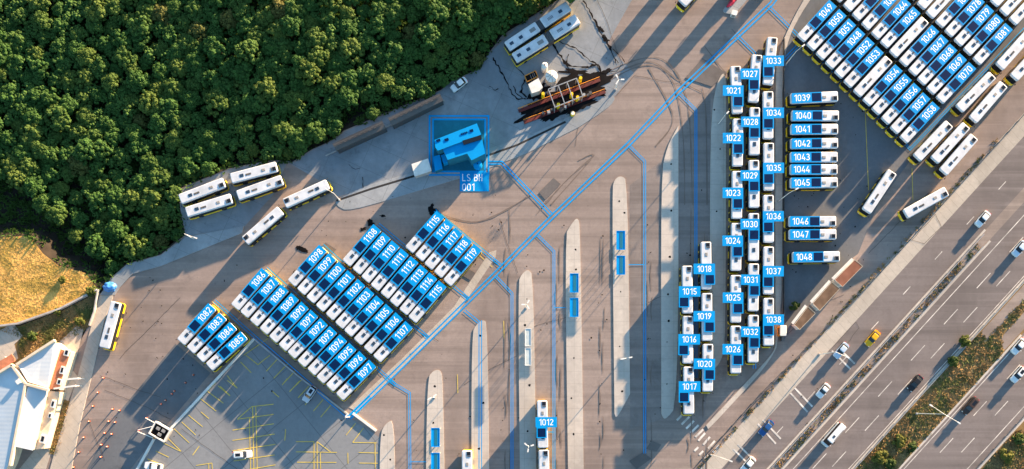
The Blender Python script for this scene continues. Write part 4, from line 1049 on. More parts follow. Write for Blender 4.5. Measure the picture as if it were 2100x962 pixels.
# overlay caption built as a ground panel
zb = 0.074
t = empty('overlay_caption', P(973, 373), 0, 'blue overlay caption reading LS BH 001 on the ground below the service building', 'sign')
p0, p1 = P(943, 354), P(1003, 393)
b = MB(); b.box((0, 0, zb / 2), (p1.x - p0.x, p0.y - p1.y, zb)); b.build('panel', [M['blue']], t)
for s_, yy, xx in (('LS BH', 364.5, 948), ('001', 384, 948)):
    tm = text_mesh(s_); oo = link('lettering', tm, t); oo.scale = (1.7, 1.75, 1); q = P(xx, yy) - P(973, 373); oo.location = (q.x + tm['w'] * 1.7 / 2, q.y, zb + .004)

# ------------------------------------------------------------------ wash bay
o = P(1150, 200)
t = empty('wash_gantry', o, 0, 'open grey steel wash gantry standing over the red rails', 'gantry')
gz = 3.6
cs = [P(1124.6, 183, gz) - o, P(1182.7, 160.5, gz) - o, P(1195, 197, gz) - o, P(1138, 220, gz) - o]
b = MB()
for i in range(4): b.bar(cs[i], cs[(i + 1) % 4], .13, n=4)
for k in (.35, .66): b.bar(cs[0].lerp(cs[1], k), cs[3].lerp(cs[2], k), .13, n=4)
b.bar(cs[0].lerp(cs[1], .4), cs[0].lerp(cs[1], .75) + Vector((.3, .2, 0)), .07, n=4)
b.build('frame', [M['steel']], t)
for k in (0, .35, .66, 1):
    for s_, e in ((0, 1), (3, 2)):
        p = cs[s_].lerp(cs[e], k); b = MB(); b.bar((p.x, p.y, 0), (p.x, p.y, gz - .14), .11, n=6); b.build('post', [M['steel']], t)
for x, y in ((1171, 200), (1189, 168), (1113, 200), (1144, 222), (1183, 207)):
    p = P(x, y) - o; b = MB(); b.bar((p.x, p.y, .05), (p.x, p.y, 2.6), .38, n=12); b.build('brush', [M['bus_yellow']], t)
for i, (a, c, l) in enumerate((((1062, 225), (1229, 160.5), 'orange guide rail of the wash bay with dark red kerb, upper of two'), ((1073, 248), (1239.5, 185), 'orange guide rail of the wash bay with dark red kerb, lower of two'))):
    A, C = P(*a), P(*c); t = empty('guide_rail', A, 0, l, 'rail', 'guide rails of the wash bay'); d = (C - A); n = Vector((d.y, -d.x, 0)).normalized()
    b = MB(); b.loft([[q + n * .1, q + n * .85, q + n * .85 + Vector((0, 0, .3)), q + n * .1 + Vector((0, 0, .3))] for q in (Vector((0, 0, 0)), d)], 0); b.build('kerb', [M['wine']], t)
    b = MB(); b.bar(Vector((0, 0, .8)), d + Vector((0, 0, .8)), .085, n=6); b.build('rail', [M['orange']], t)
    for k in range(9):
        q = d * (k + .5) / 9; b = MB(); b.bar(q, q + Vector((0, 0, .75)), .07, n=5); b.build('post', [M['orange']], t)
random.seed(11)
t = empty('wash_machinery', P(1165, 222), 0, 'cluttered dark pumps and pipes below the wash gantry', 'machine')
for k in range(12):
    x, y = -6 + k * 1.05 + random.uniform(-.3, .3), -1.6 + k * .42 + random.uniform(-.7, .7)
    b = MB()
    if k % 3: b.box((x, y, .55), (random.uniform(.5, .9), random.uniform(.4, .8), 1.1), 0, random.random())
    else: b.bar((x, y, 0), (x, y, 1.2), .35, n=10)
    b.build('pump' if k % 3 else 'drum', [M['steel'] if k % 4 == 1 else M['darkgrey']], t)
t = empty('yellow_drum', P(1174, 235.5), 0, 'short yellow drum on the edge of the wash island', 'drum'); b = MB(); b.bar((0, 0, 0), (0, 0, 1.1), .5, n=14); b.build('drum_body', [M['bus_yellow']], t); b = MB(); b.bar((0, 0, 1.1), (0, 0, 1.16), .44, n=14); b.build('lid', [M['lampwhite']], t)
t = empty('water_tank', P(1116, 144.5), 0, 'narrow white water tank, smaller of two by the wash bay', 'tank')
b = MB(); b.bar((0, 0, 0), (0, 0, 3.0), .75, n=20); b.build('tank_body', [M['white_wall']], t); b = MB(); b.bar((0, 0, 3.0), (0, 0, 3.3), .75, .3, n=20); q = b.build('lid', [M['white_wall']], t); b = MB(); b.bar((0, 0, 3.3), (0, 0, 3.4), .16, n=10); b.build('cap', [M['black']], q)
t = empty('water_tank', P(1130, 165), 0, 'wide white round tank with a ribbed conical lid by the wash bay', 'tank')
b = MB(); b.bar((0, 0, 0), (0, 0, 2.6), 1.42, n=28); b.build('tank_body', [M['concrete']], t)
b = MB(); b.bar((0, 0, 2.6), (0, 0, 3.1), 1.46, .2, n=28); q = b.build('lid', [M['white_wall']], t)
b = MB()
for k in range(8):
    a = R(k * 45 + 10); b.bar((math.cos(a) * .2, math.sin(a) * .2, 3.13), (math.cos(a) * 1.4, math.sin(a) * 1.4, 2.65), .035, n=4)
b.build('lid_rib', [M['darkgrey']], q)
pts = [(1084, 173), (1104, 161), (1112.4, 179), (1106, 186), (1091, 191)]
o = P(1098, 177); t = empty('pump_house', o, 0, 'white flat roofed hut next to the wash gantry', 'hut'); block_('wall', t, o, pts, 0, 2.7, 'concrete'); b = MB(); b.prism([P(1098 + (x - 1098) * 1.05, 177 + (y - 177) * 1.05, 2.8) - o for x, y in pts], 2.701, 2.85); b.build('roof', [M['white_wall']], t)
q = P(1101, 188) - o; b = MB(); b.box((q.x, q.y, 1.05), (.9, .14, 2.0), 0, R(20)); b.build('door', [M['darkgrey']], t)
pts = [(1076, 156), (1098, 145), (1103, 157), (1081, 168)]
o = P(1090, 157); t = empty('open_skip', o, 0, 'black topped open container with an orange rim above the white hut', 'container'); block_('box', t, o, pts, 0, 1.7, 'darkgrey', 'oil')
b = MB(); pp = [P(x, y, 1.8) - o for x, y in pts]
for i in range(4): b.bar(pp[i], pp[(i + 1) % 4], .13, n=4)
b.build('rim', [M['orange']], t)
b = MB()
for k in (.45, .65, .8): b.bar(pp[0].lerp(pp[1], k), pp[3].lerp(pp[2], k), .05, n=4)
b.build('cross_bar', [M['grille']], t)
# long grey shed under the wood
o = P(800, 250)
t = empty('long_shed', o, 0, 'long low grey roofed shed along the edge of the wood', 'shed')
shp = [((682, 296), (784, 249), (792, 263), (690, 309)), ((796, 243), (902, 193), (909, 207), (804, 258))]
for k, q in enumerate(shp):
    block_('wall', t, o, [(q[0][0] + 1, q[0][1] + 1), (q[1][0] - 1, q[1][1] + 1), (q[2][0] - 1, q[2][1] - 1), (q[3][0] + 1, q[3][1] - 1)], 0, 2.9, 'darkgrey')
    b = MB(); z = 2.95
    A, B_, C, D_ = [P(x, y, z) - o for x, y in q]
    b.loft([[A + Vector((0, 0, .35)), D_, D_ + Vector((0, 0, .14)), A + Vector((0, 0, .5))], [B_ + Vector((0, 0, .35)), C, C + Vector((0, 0, .14)), B_ + Vector((0, 0, .5))]], 0)
    r_ = b.build('roof', [M['shed_roof']], t)
    b = MB()
    b.bar(A.lerp(D_, .3) + Vector((0, 0, .5)), B_.lerp(C, .3) + Vector((0, 0, .5)), .08, n=5)
    for i in range(8):
        p = A.lerp(B_, .12 + i * .1); b.box(p.lerp(D_.lerp(C, .12 + i * .1), .45) + Vector((0, 0, .45)), (.5, .25, .2), 0, R(24))
    b.build('roof_pipe', [M['darkgrey']], r_)
wall('apron_kerb', [(668, 320), (790, 262), (912, 206)], .25, .3, M['concrete'], 'low grey kerb in front of the long shed')

# ------------------------------------------------------------------ sheds and kiosk by the fence
def shed(q, z, mat, label):
    cx = sum(p[0] for p in q) / 4; cy = sum(p[1] for p in q) / 4; o = P(cx, cy)
    t = empty('site_shed', o, 0, label, 'shed', 'sheds by the motorway fence')
    ins = [(cx + (x - cx) * .95, cy + (y - cy) * .95) for x, y in q]
    block_('wall', t, o, ins, 0, z - .12, 'white_wall')
    b = MB(); b.prism([P(x, y, z) - o for x, y in q], z - .119, z); r_ = b.build('roof', [M[mat]], t)
    b = MB(); pp = [P(x, y, z) - o for x, y in q]
    for i in range(4): b.bar(pp[i], pp[(i + 1) % 4], .05, n=4)
    b.build('roof_edge', [M['cream']], r_)
    nv = (pp[0] - pp[3]); nv.z = 0; nv.normalize(); b = MB(); b.prism([pp[0] + nv * .1, pp[1] + nv * .1, pp[1] + nv * .8, pp[0] + nv * .8], z - .5, z - .38); b.build('canopy', [M['white_wall']], t)
    A, B_ = (P(*ins[0], 0) - o), (P(*ins[3], 0) - o)
    for k in (.3, .7):
        p = A.lerp(B_, k); b = MB(); b.box((p.x, p.y, 1.5), (.1, .8, .9), 0, math.atan2((B_ - A).y, (B_ - A).x) + math.pi / 2); b.build('window', [M['glass']], t)
shed([(1712, 574), (1753, 533), (1769, 546), (1728, 588)], 2.8, 'rust', 'shed with a clean rust red roof, topmost of three by the fence')
shed([(1667, 622), (1706, 578.5), (1722, 592), (1681, 637)], 2.7, 'mottle', 'shed with a leaf littered roof, middle of three by the fence')
shed([(1629, 666), (1657, 629), (1672, 643), (1640, 676)], 2.7, 'mottle', 'smallest shed with a dirty brown roof, lowest of three by the fence')
o = P(1600, 680); t = empty('kiosk', o, 0, 'small orange kiosk with a white roof right of bus 1038', 'kiosk'); b = MB(); b.loft([rr(-.75, .75, 1.2, .15, 0), rr(-.75, .75, 1.2, .15, 2.2)], 0); b.build('body', [M['orange']], t); b = MB(); b.loft([rr(-.8, .8, 1.25, .18, 2.201), rr(-.7, .7, 1.15, .18, 2.35)], 0); b.build('roof', [M['white_wall']], t); b = MB(); b.box((-.76, 0, 1.4), (.05, 1.5, .9)); b.build('window', [M['glass']], t)

# ------------------------------------------------------------------ low building in the lower left corner
o = P(60, 840)
t = empty('low_building', o, 0, 'low building with pale blue metal roofs and terracotta terrace in the lower left corner', 'building')
def roofq(name, q, zs, mat, parent=t):
    b = MB(); top = [P(x, y, z) - o for (x, y), z in zip(q, zs)]
    low = [p - Vector((0, 0, .15)) for p in top]
    a = sum(top[i].x * top[(i + 1) % len(top)].y - top[(i + 1) % len(top)].x * top[i].y for i in range(len(top)))
    if a < 0: top.reverse(); low.reverse()
    b.loft([low, top], 0); return b.build(name, [M[mat]], parent)
roofq('roof', [(35, 746), (110, 700), (122, 713), (97, 795), (57, 783)], [5.0, 4.7, 4.4, 4.4, 5.0], 'roof_metal')
roofq('roof', [(57, 793), (96, 801), (67, 924), (27, 915)], [5.0, 4.4, 4.4, 5.0], 'roof_metal')
roofq('roof', [(-60, 800), (0, 764), (23, 750), (49, 789), (16, 955), (-10, 1010), (-60, 1010)], [4.4, 4.6, 4.7, 5.2, 5.2, 5.0, 4.4], 'roof_metal')
block_('wall', t, o, [(-55, 802), (0, 766), (24, 750), (34, 748), (109, 702), (120, 714), (95, 798), (66, 922), (28, 914), (16, 950), (-12, 1005), (-55, 1005)], 0, 4.2, 'cream')
for a, c in (((23, 748), (52, 788)), ((52, 788), (20, 955)), ((53, 788), (98, 800)), ((33, 748), (111, 698)), ((-60, 798), (24, 748))):
    A, C = P(*a, 5.3) - o, P(*c, 5.3) - o; b = MB(); dd = C - A; b.box((A + C) / 2 - Vector((0, 0, .35)), (dd.length, .55, .9), 0, math.atan2(dd.y, dd.x)); b.build('parapet', [M['cream']], t)
block_('terrace', t, o, [(124, 716), (145, 722), (120, 800), (98, 797)], 0, 3.2, 'cream', 'brick')
block_('terrace', t, o, [(98, 801), (122, 804), (90, 920), (70, 922)], 0, 2.9, 'cream', 'cream')
for x, y, a, b_ in ((137, 723, 10, 14), (128, 759, 8, 16), (122, 783, 9, 12), (109, 828, 8, 16), (103, 852, 7, 10), (88, 900, 11, 17)):
    b = MB(); c = P(x, y, 3.3) - o; b.box((c.x, c.y, 3.2), (a / 8.6, b_ / 8.6, .5), 0, R(-15)); w_ = b.build('skylight', [M['white_wall']], t); b = MB(); b.box((c.x, c.y, 3.46), (a / 16, b_ / 14, .04), 0, R(-15)); b.build('pane', [M['glass']], w_)
b = MB(); c = P(38, 783, 5.4) - o; b.box((c.x, c.y, 5.2), (1.0, 1.0, .9), 0, R(35)); b.build('roof_box', [M['white_wall']], t)
for a, c, l in (((131, 778), (160, 776), 'upper'), ((110, 797), (155, 791), 'lower')):
    A, C = P(*a, 3.5) - o, P(*c, 3.5) - o; b = MB(); dd = C - A; b.box((A + C) / 2 - Vector((0, 0, .1)), (dd.length, .4, .3), 0, math.atan2(dd.y, dd.x)); bm_ = b.build('canopy_beam', [M['white_wall']], t)
    b = MB(); q = C * 1.0; b.bar((q.x - .3, q.y, 0), (q.x - .3, q.y, 3.25), .12, n=6); b.build('post', [M['white_wall']], bm_)
sheet('terrace_paving', [(118, 705), (158, 668), (172, 676), (150, 760), (160, 772), (130, 850), (95, 962), (40, 962), (70, 925), (96, 800)], M['walk'])
sheet('planting_bed', [(131, 820), (147, 823), (118, 935), (101, 930)], M['scrub'])
sheet('terrace_paving', [(-20, 690), (28, 662), (47, 690), (30, 706), (38, 735), (30, 742), (-20, 760)], M['walk'])
b = MB(); c = P(8, 738, 2.5); b.prism([P(x, y, 2.5) - P(8, 738) for x, y in ((-20, 752), (24, 726), (30, 735), (30, 741), (-20, 770))], 2.3, 2.5)
tt = empty('awning', P(8, 738), 0, 'red awning beside the pale metal roofs at the left edge', 'awning'); b.build('cloth', [M['brick']], tt)
b = MB(); b.bar((1.6, .6, 0), (1.6, .6, 2.3), .06); b.bar((-2, -1.2, 0), (-2, -1.2, 2.3), .06); b.build('post', [M['lampwhite']], tt)
# blue covered heap
t = bmesh.new(); bmesh.ops.create_icosphere(t, subdivisions=4, radius=1.0)
for v in t.verts:
    n = noise.noise(v.co * 1.7) * .22 + noise.noise(v.co * 5) * .08
    v.co = v.co * (1 + n); v.co.x *= 1.7; v.co.y *= 1.2; v.co.z = max(-.02, v.co.z * 1.1)
me = bpy.data.meshes.new('tarpaulin_heap'); t.to_mesh(me); t.free(); me.materials.append(M['bluecloth'])
for p in me.polygons: p.use_smooth = True
oo = link('tarpaulin_heap', me); oo.location = P(227, 589); tag(oo, 'crumpled blue tarpaulin over a heap at the end of the pavement', 'tarpaulin')
# traffic cones
cb = MB(); cb.bar((0, 0, .04), (0, 0, .95), .17, .04, n=10); conem = cb.mesh('cone_body', [M['cone']])
cb = MB(); cb.box((0, 0, .02), (.45, .45, .04)); conb = cb.mesh('cone_base', [M['black']])
cb = MB(); cb.bar((0, 0, .5), (0, 0, .68), .118, .092, n=10); cons = cb.mesh('cone_stripe', [M['lampwhite']])
CL1 = 'orange traffic cone in the line along the lower left pavement'
CL2 = 'orange traffic cone among those scattered on the reddish asphalt right of the line'
CL3 = 'orange traffic cone in the grey lane left of the low white wall'
for k, (x, y) in enumerate(((213, 775), (202, 805), (192, 833), (184, 864), (173, 897), (163, 927), (152, 958), (232, 839), (246, 842), (224, 864), (237, 866), (216, 888), (230, 890), (209, 912), (221, 916), (208, 937), (331, 829), (340, 821), (353, 808), (358, 802), (381, 785), (397, 769))):
    l = CL1 if k < 7 else CL2 if k < 16 else CL3
    t = empty('traffic_cone', P(x, y) + Vector((0, 0, LAYER[0] * .3)), random.random(), l, 'traffic cone', 'traffic cones')
    link('cone_body', conem, t); link('base', conb, t); link('stripe', cons, t)
# gate house with barriers
o = P(333, 885); t = empty('gate_house', o, R(-30), 'small dark gate hut in the corner of the low white walls', 'hut')
b = MB(); b.box((0, 0, .6), (4.2, 3.4, 1.2)); b.build('wall', [M['concrete']], t)
b = MB()
for (x, y, a, c) in ((0, 1.55, 4.3, .3), (0, -1.55, 4.3, .3), (2.0, 0, .3, 2.8), (-2.0, 0, .3, 2.8)): b.box((x, y, 1.45), (a, c, .5))
b.build('parapet', [M['white_wall']], t)
b = MB(); b.box((0, 0, 1.235), (3.6, 2.7, .05)); r_ = b.build('roof', [M['oil']], t)
for x, y in ((.7, .6), (-.7, .5), (.3, -.6)):
    b = MB(); b.box((x, y, 1.5), (.9, .7, .4)); b.build('roof_unit', [M['grille']], r_)
for a, c, l in (((302, 857), (328, 871), 'upper white barrier arm beside the gate hut'), ((286, 882), (326, 872), 'middle white barrier arm beside the gate hut'), ((286, 885), (318, 898), 'lower white barrier arm beside the gate hut')):
    A, C = P(*a), P(*c); tt = empty('barrier_arm', C, 0, l, 'barrier', 'barrier arms at the gate hut'); b = MB(); b.bar((0, 0, .95), A - C + Vector((0, 0, 1.0)), .1, .07, n=6); b.build('arm', [M['lampwhite']], tt); b = MB(); b.box((0, 0, .5), (.4, .4, 1.0)); b.build('post', [M['orange']], tt); b = MB(); q = A - C; b.bar((q.x, q.y, 0), (q.x, q.y, .93), .09, n=6); b.build('rest', [M['cone']], tt)
# red bundle and white box at the upper edge
t = bmesh.new(); bmesh.ops.create_icosphere(t, subdivisions=3, radius=1.0)
for v in t.verts:
    v.co *= 1 + .3 * noise.noise(v.co * 2.2); v.co.x *= 1.9; v.co.y *= .55; v.co.z = max(0, v.co.z * .8)
me = bpy.data.meshes.new('red_bundle'); t.to_mesh(me); t.free(); me.materials.append(M['red'])
oo = link('red_bundle', me); oo.location = P(1502, 4) + Vector((0, 0, .15)); oo.rotation_euler = (0, 0, R(45)); tag(oo, 'bright red bundle on the small pavement at the upper edge', 'bundle')
o = P(1503, 32); t = empty('switch_box', o, R(-15), 'small white box at the tip of the pavement at the upper edge', 'box'); b = MB(); b.loft([rr(-.6, .6, .5, .06, 0), rr(-.6, .6, .5, .06, 1.5)], 0); b.build('body', [M['white_wall']], t); b = MB(); b.box((0, 0, 1.53), (1.35, 1.15, .06)); b.build('roof', [M['white_wall']], t); b = MB(); b.box((0, -.51, .8), (.8, .03, 1.1)); b.build('door', [M['grille']], t)

# ------------------------------------------------------------------ vegetation
random.seed(21)
bm_i = bmesh.new(); bmesh.ops.create_icosphere(bm_i, subdivisions=2, radius=1.0)
bm_i.verts.ensure_lookup_table()
IV = [v.co.copy() for v in bm_i.verts]; IF = [tuple(v.index for v in f.verts) for f in bm_i.faces]; bm_i.free()
def crown_mesh(name, rad, hgt, ntuft, mat, seed, leaves=1500, tr=(.55, 1.0), IV=IV, IF=IF):
    """uneven crown of many leafy tufts, base of crown at z=0"""
    rnd = random.Random(seed)
    vs_, fs_ = [], []
    tufts = []
    lob = [(rnd.uniform(0, 6.283), rnd.uniform(.25, .6) * rad, rnd.uniform(.45, .75)) for _ in range(5)]
    for k in range(ntuft):
        if k < ntuft * .25:
            a = rnd.uniform(0, 6.283); q = rnd.random() ** .5
            x, y = rad * q * .95 * math.cos(a), rad * q * .95 * math.sin(a)
            base = 1 - (math.hypot(x, y) / rad) ** 2
            z = hgt * (.15 + .75 * max(0, base) ** .6) * rnd.uniform(.75, 1.05)
        else:
            la, lr, ls = rnd.choice(lob)
            lx, ly = lr * math.cos(la), lr * math.sin(la); lrad = rad * ls
            a = rnd.uniform(0, 6.283); q = rnd.random() ** .6
            x, y = lx + lrad * q * math.cos(a), ly + lrad * q * math.sin(a)
            z = hgt * (.35 + .6 * (1 - q * q) ** .6) * (1 - .35 * lr / rad) * rnd.uniform(.85, 1.08)
        r = rnd.uniform(*tr)
        tufts.append((Vector((x, y, z)), r))
    for c, r in tufts:
        b0 = len(vs_); off_ = Vector((rnd.uniform(0, 50), rnd.uniform(0, 50), 0))
        for p in IV:
            k = 1 + .34 * noise.noise(p * 2.3 + off_) + .24 * noise.noise(p * 5.5 + off_)
            vs_.append(c + Vector((p.x * r * k, p.y * r * k, p.z * r * k * .8)))
        fs_ += [(a + b0, b + b0, d + b0) for a, b, d in IF]
    for k in range(leaves):
        c, r = rnd.choice(tufts)
        d = Vector((rnd.gauss(0, 1), rnd.gauss(0, 1), rnd.gauss(.35, .8))).normalized()
        p = c + d * r * rnd.uniform(.85, 1.3)
        u = d.orthogonal().normalized(); u.rotate(Matrix.Rotation(rnd.uniform(0, 6.283), 3, d)); v_ = d.cross(u) + d * rnd.uniform(-.6, .6)
        s_ = rnd.uniform(.10, .22)
        b0 = len(vs_)
        vs_ += [p - u * s_, p + v_ * s_ * .7, p + u * s_, p - v_ * s_ * .7]
        fs_.append((b0, b0 + 1, b0 + 2, b0 + 3))
    return mesh_of(name, vs_, fs_, mat)
def trunk_mesh(name, h, r, seed):
    rnd = random.Random(seed); b = MB()
    b.bar((0, 0, -.3), (.1, .05, h), r, r * .5, n=7)
    for k in range(4):
        a = k * 1.6 + rnd.random(); z = h * rnd.uniform(.55, .9)
        b.bar((.05, .02, z), (math.cos(a) * h * .3, math.sin(a) * h * .3, z + h * .35), r * .4, r * .15, n=5)
    return b.mesh(name, [M['bark']])
CR = []
for k in range(9):
    rad = (2.5, 2.9, 2.2, 3.2, 2.6, 2.3, 3.0, 2.7, 2.4)[k]
    CR.append((crown_mesh('tree_crown', rad, rad * 1.05, int(66 + rad * 18), M['leaf'] if k < 8 else M['leaf_brown'], 100 + k, 2600, (.28, .58)), rad))
TM = [trunk_mesh('tree_trunk', 3.0, .2, 5), trunk_mesh('tree_trunk', 3.4, .24, 6)]
pts = []
tries = 0
GAPS = [(715, 232, 26), (740, 222, 20), (275, 340, 16), (225, 385, 14), (365, 210, 10), (180, 200, 10), (590, 330, 8)]
GAPS += [(10 + 21 * k, 395 + 20 * k, 38) for k in range(9)] + [(-10, 440, 50), (40, 470, 50)]
while len(pts) < 300 and tries < 60000:
    tries += 1
    x, y = random.uniform(-40, 1260), random.uniform(-50, 560)
    if not inside(FOREST, x, y): continue
    d = edge_dist(FOREST, x, y)
    if d < 13: continue
    if y < -20 and x < 820: continue
    if any(math.hypot(x - gx, y - gy) < gr for gx, gy, gr in GAPS): continue
    mind = 33 if tries < 20000 else 30 if tries < 40000 else 27
    if any((x - a) ** 2 + (y - b_) ** 2 < mind * mind for a, b_ in pts): continue
    pts.append((x, y))
TL = {'leaf': 'green bushy tree standing deep inside the dense wood', 'edge': 'green bushy tree on the outer edge of the dense wood', 'brown': 'olive brown tree with autumn tint among the green wood'}
for x, y in pts:
    k = random.choice(range(8)) if random.random() > .04 else 8
    me, rad = CR[k]
    gz_ = ground_z(x, y)
    d = edge_dist(FOREST, x, y)
    l = TL['brown'] if k == 8 else TL['edge'] if d < 40 else TL['leaf']
    c = P(x, y, gz_ + 3.5); c.z = gz_
    t = empty('wood_tree', c, random.uniform(0, 6.28), l, 'tree', 'brown trees of the wood' if k == 8 else 'trees on the edge of the wood' if d < 40 else 'trees inside the wood')
    sc = random.uniform(.78, 1.10)
    if d < 24: sc *= .8
    if y < -22 and x > 1070: sc = random.uniform(1.75, 2.05)      # the taller trees whose shade lies over the apron
    t.scale = (sc, sc, sc * random.uniform(.9, 1.1))
    cr_ = link('crown', me, t); cr_.location = (0, 0, 2.1)
    link('trunk', random.choice(TM), t)
# the remaining trees of the wood, past the 300 built one by one, as one mass of further crowns between them
import numpy as np
t = bmesh.new(); bmesh.ops.create_icosphere(t, subdivisions=1, radius=1.0); t.verts.ensure_lookup_table()
IV1 = [v.co.copy() for v in t.verts]; IF1 = [tuple(v.index for v in f.verts) for f in t.faces]; t.free()
low = []
for k in range(4):
    me = crown_mesh('filler_crown', 2.1, 2.0, 75, M['leaf'], 500 + k, 0, (.28, .5), IV1, IF1)
    co = np.empty(len(me.vertices) * 3, np.float32); me.vertices.foreach_get('co', co)
    ix = np.empty(len(me.loops), np.int32); me.loops.foreach_get('vertex_index', ix)
    low.append((co.reshape(-1, 3), ix)); bpy.data.meshes.remove(me)
far, tries = [], 0
while len(far) < 260 and tries < 60000:
    tries += 1
    x, y = random.uniform(-40, 1130), random.uniform(-40, 560)
    if not inside(FOREST, x, y) or edge_dist(FOREST, x, y) < 14: continue
    if any(math.hypot(x - gx, y - gy) < gr + 4 for gx, gy, gr in GAPS): continue
    if any((x - a) ** 2 + (y - b_) ** 2 < 20 * 20 for a, b_ in pts) or any((x - a) ** 2 + (y - b_) ** 2 < 20 * 20 for a, b_ in far): continue
    far.append((x, y))
vs_, ls_, nb = [], [], 0
for x, y in far:
    co, ix = random.choice(low); a = random.uniform(0, 6.28); sc = random.uniform(.7, 1.05); gz_ = ground_z(x, y)
    c = P(x, y, gz_ + 3.5)
    rot = np.array([[math.cos(a), math.sin(a), 0], [-math.sin(a), math.cos(a), 0], [0, 0, 1]], np.float32)
    vs_.append(co @ rot * sc + np.array([c.x, c.y, gz_ + random.uniform(1.5, 2.3)], np.float32)); ls_.append(ix + nb); nb += len(co)
V_, L_ = np.concatenate(vs_), np.concatenate(ls_)
me = bpy.data.meshes.new('wood_trees'); me.vertices.add(len(V_)); me.vertices.foreach_set('co', V_.ravel())
me.loops.add(len(L_)); me.loops.foreach_set('vertex_index', L_.astype(np.int32))
me.polygons.add(len(L_) // 3); me.polygons.foreach_set('loop_start', np.arange(0, len(L_), 3, dtype=np.int32))
me.update(calc_edges=True); me.validate(); me.materials.append(M['leaf'])
tag(link('wood_trees', me), 'smaller green crowns filling the dense wood between the larger trees', 'trees', kind='stuff')
# undergrowth filling the floor of the wood
def tuft_field(name, polys, n, mats, hmin, hmax, size, zfun=None, seed=1, clump=0.0):
    rnd = random.Random(seed); vs_, fs_, mi = [], [], []
    k = 0; guard = 0
    bx0 = min(p[0] for q in polys for p in q); bx1 = max(p[0] for q in polys for p in q); by0 = min(p[1] for q in polys for p in q); by1 = max(p[1] for q in polys for p in q)
    while k < n and guard < n * 30:
        guard += 1
        x, y = rnd.uniform(bx0, bx1), rnd.uniform(by0, by1)
        if not any(inside(q, x, y) for q in polys): continue
        nv = noise.noise(Vector((x * .035, y * .035, seed)))
        if clump and nv < rnd.uniform(-.5, .35) * clump: continue
        k += 1
        c = P(x, y); c.z = zfun(x, y) if zfun else .02
        h = rnd.uniform(hmin, hmax)
        m = 0 if nv + rnd.uniform(-.3, .3) < .05 else (1 if len(mats) > 1 else 0)
        for j in range(7):
            a = rnd.uniform(0, 6.283); d = Vector((math.cos(a), math.sin(a), 0)); s_ = size * rnd.uniform(.5, 1.1)
            p = c + d * s_ * .5
            u = Vector((-d.y, d.x, 0)) * s_ * .28
            b0 = len(vs_)
            vs_ += [p - u, p + u, p + d * s_ * .8 + Vector((0, 0, h)) + u * .3, p + d * s_ * .6 + Vector((0, 0, h * 1.15)) - u * .5]
            fs_.append((b0, b0 + 1, b0 + 2, b0 + 3)); mi.append(m)
    oo = link(name, mesh_of(name, vs_, fs_, mats, mi)); tag(oo, kind='stuff'); return oo
M['straw'] = flat('straw', (0.80, 0.45, 0.11), 0.9, var=0.3, vscale=0.4)
M['straw_green'] = flat('yellowed_grass', (0.52, 0.32, 0.06), 0.9, var=0.35, vscale=0.4)
M['drygrass'] = flat('brown_grass', (0.34, 0.21, 0.075), 0.9, var=0.4, vscale=0.4)
M['greengrass'] = flat('green_grass', (0.13, 0.13, 0.028), 0.9, var=0.4, vscale=0.5)
tag(tuft_field('undergrowth', [FOREST], 9000, [M['leaf']], .2, .7, .9, ground_z, 4), 'dark undergrowth on the floor of the wood', 'undergrowth')
FIELD = [(-60, 500), (60, 485), (85, 522), (120, 548), (172, 562), (196, 592), (125, 628), (40, 656), (-60, 690)]
tag(tuft_field('dry_grass', [FIELD], 3600, [M['straw'], M['straw_green']], .01, .06, .5, None, 5), 'golden dry grass of the field at the left edge', 'grass')
SCRUB = [(0, 676), (42, 672), (127, 641), (200, 604), (206, 614), (184, 664), (165, 682), (105, 708), (45, 755), (40, 690)]
tag(tuft_field('scrub_grass', [SCRUB, [(132, 823), (145, 825), (117, 932), (103, 928)]], 2000, [M['drygrass'], M['greengrass']], .04, .2, .5, None, 6), 'brown and green scrub between wall and low building', 'grass')
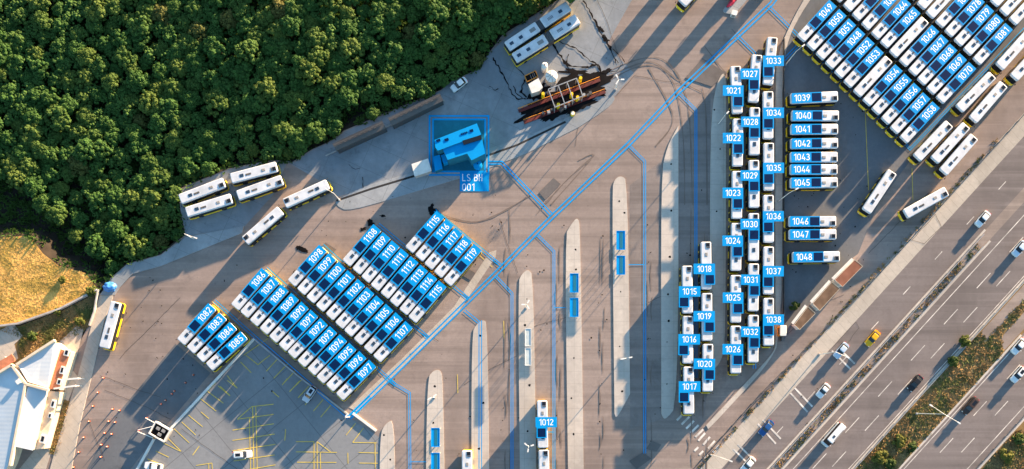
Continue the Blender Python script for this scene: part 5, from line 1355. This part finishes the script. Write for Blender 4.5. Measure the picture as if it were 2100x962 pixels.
MED = [rc(1946, 260), rc(2008, 260), rc(2008, 850), rc(1982, 870), rc(1982, 1100), rc(1968, 1100), rc(1966, 842), rc(1946, 850)]
COR = [rc(2136, 330), rc(2330, 330), rc(2330, 760), rc(2136, 760)]
tag(tuft_field('median_grass', [MED, COR], 6500, [M['drygrass'], M['greengrass']], .04, .25, .55, None, 7), 'brown and green grass of the motorway median and corner', 'grass')
tag(tuft_field('verge_grass', [[rc(1816, 240), rc(1829, 240), rc(1829, 980), rc(1816, 980)], [rc(1703, 240), rc(1709, 240), rc(1709, 1200), rc(1703, 1200)]], 600, [M['drygrass'], M['greengrass']], .05, .3, .4, None, 8), 'thin weeds along the fence and narrow dirt strip', 'grass')
SH = [crown_mesh('shrub_crown', 1.1, 1.0, 22, M['shrub'], 300 + k, 600, (.25, .45)) for k in range(3)]
ST = trunk_mesh('shrub_stem', .7, .06, 9)
for k, (x, y, s_, l) in enumerate(((1800, 938, 1.5, 'rounded orange green shrub at the lower end of the motorway median'), (1822, 948, 1.2, 'small shrub beside a larger one at the lower end of the median'), (1842, 905, 1.3, 'green shrub in the median left of the double armed lamp base'), (1868, 915, 1.0, 'small green shrub below the double armed lamp'),
                                     (1952, 742, 1.1, 'green shrub in the upper half of the motorway median'), (1975, 700, 1.2, 'bushy shrub near the paved cut of the median'), (2060, 935, 1.4, 'shrub in the grassy lower right corner'), (2085, 900, 1.2, 'shrub at the right edge of the lower right corner'),
                                     (120, 640, .8, 'low green bush by the old wall of the dry field'), (165, 660, 1.0, 'yellow green bush in the scrub near the low building'), (70, 690, 1.0, 'bright green bush in the middle of the scrub strip'), (190, 598, 1.1, 'bush at the corner of wall and dry field'), (1628, 628, 1.0, 'dark bush behind the lowest shed'), (130, 575, .8, 'bush on the upper rim of the dry field'))):
    t = empty('shrub', P(x, y), k * 1.3, l, 'shrub', 'shrubs'); t.scale = (s_, s_, s_)
    q = link('crown', SH[k % 3], t); q.location = (0, 0, .15); link('stem', ST, t)
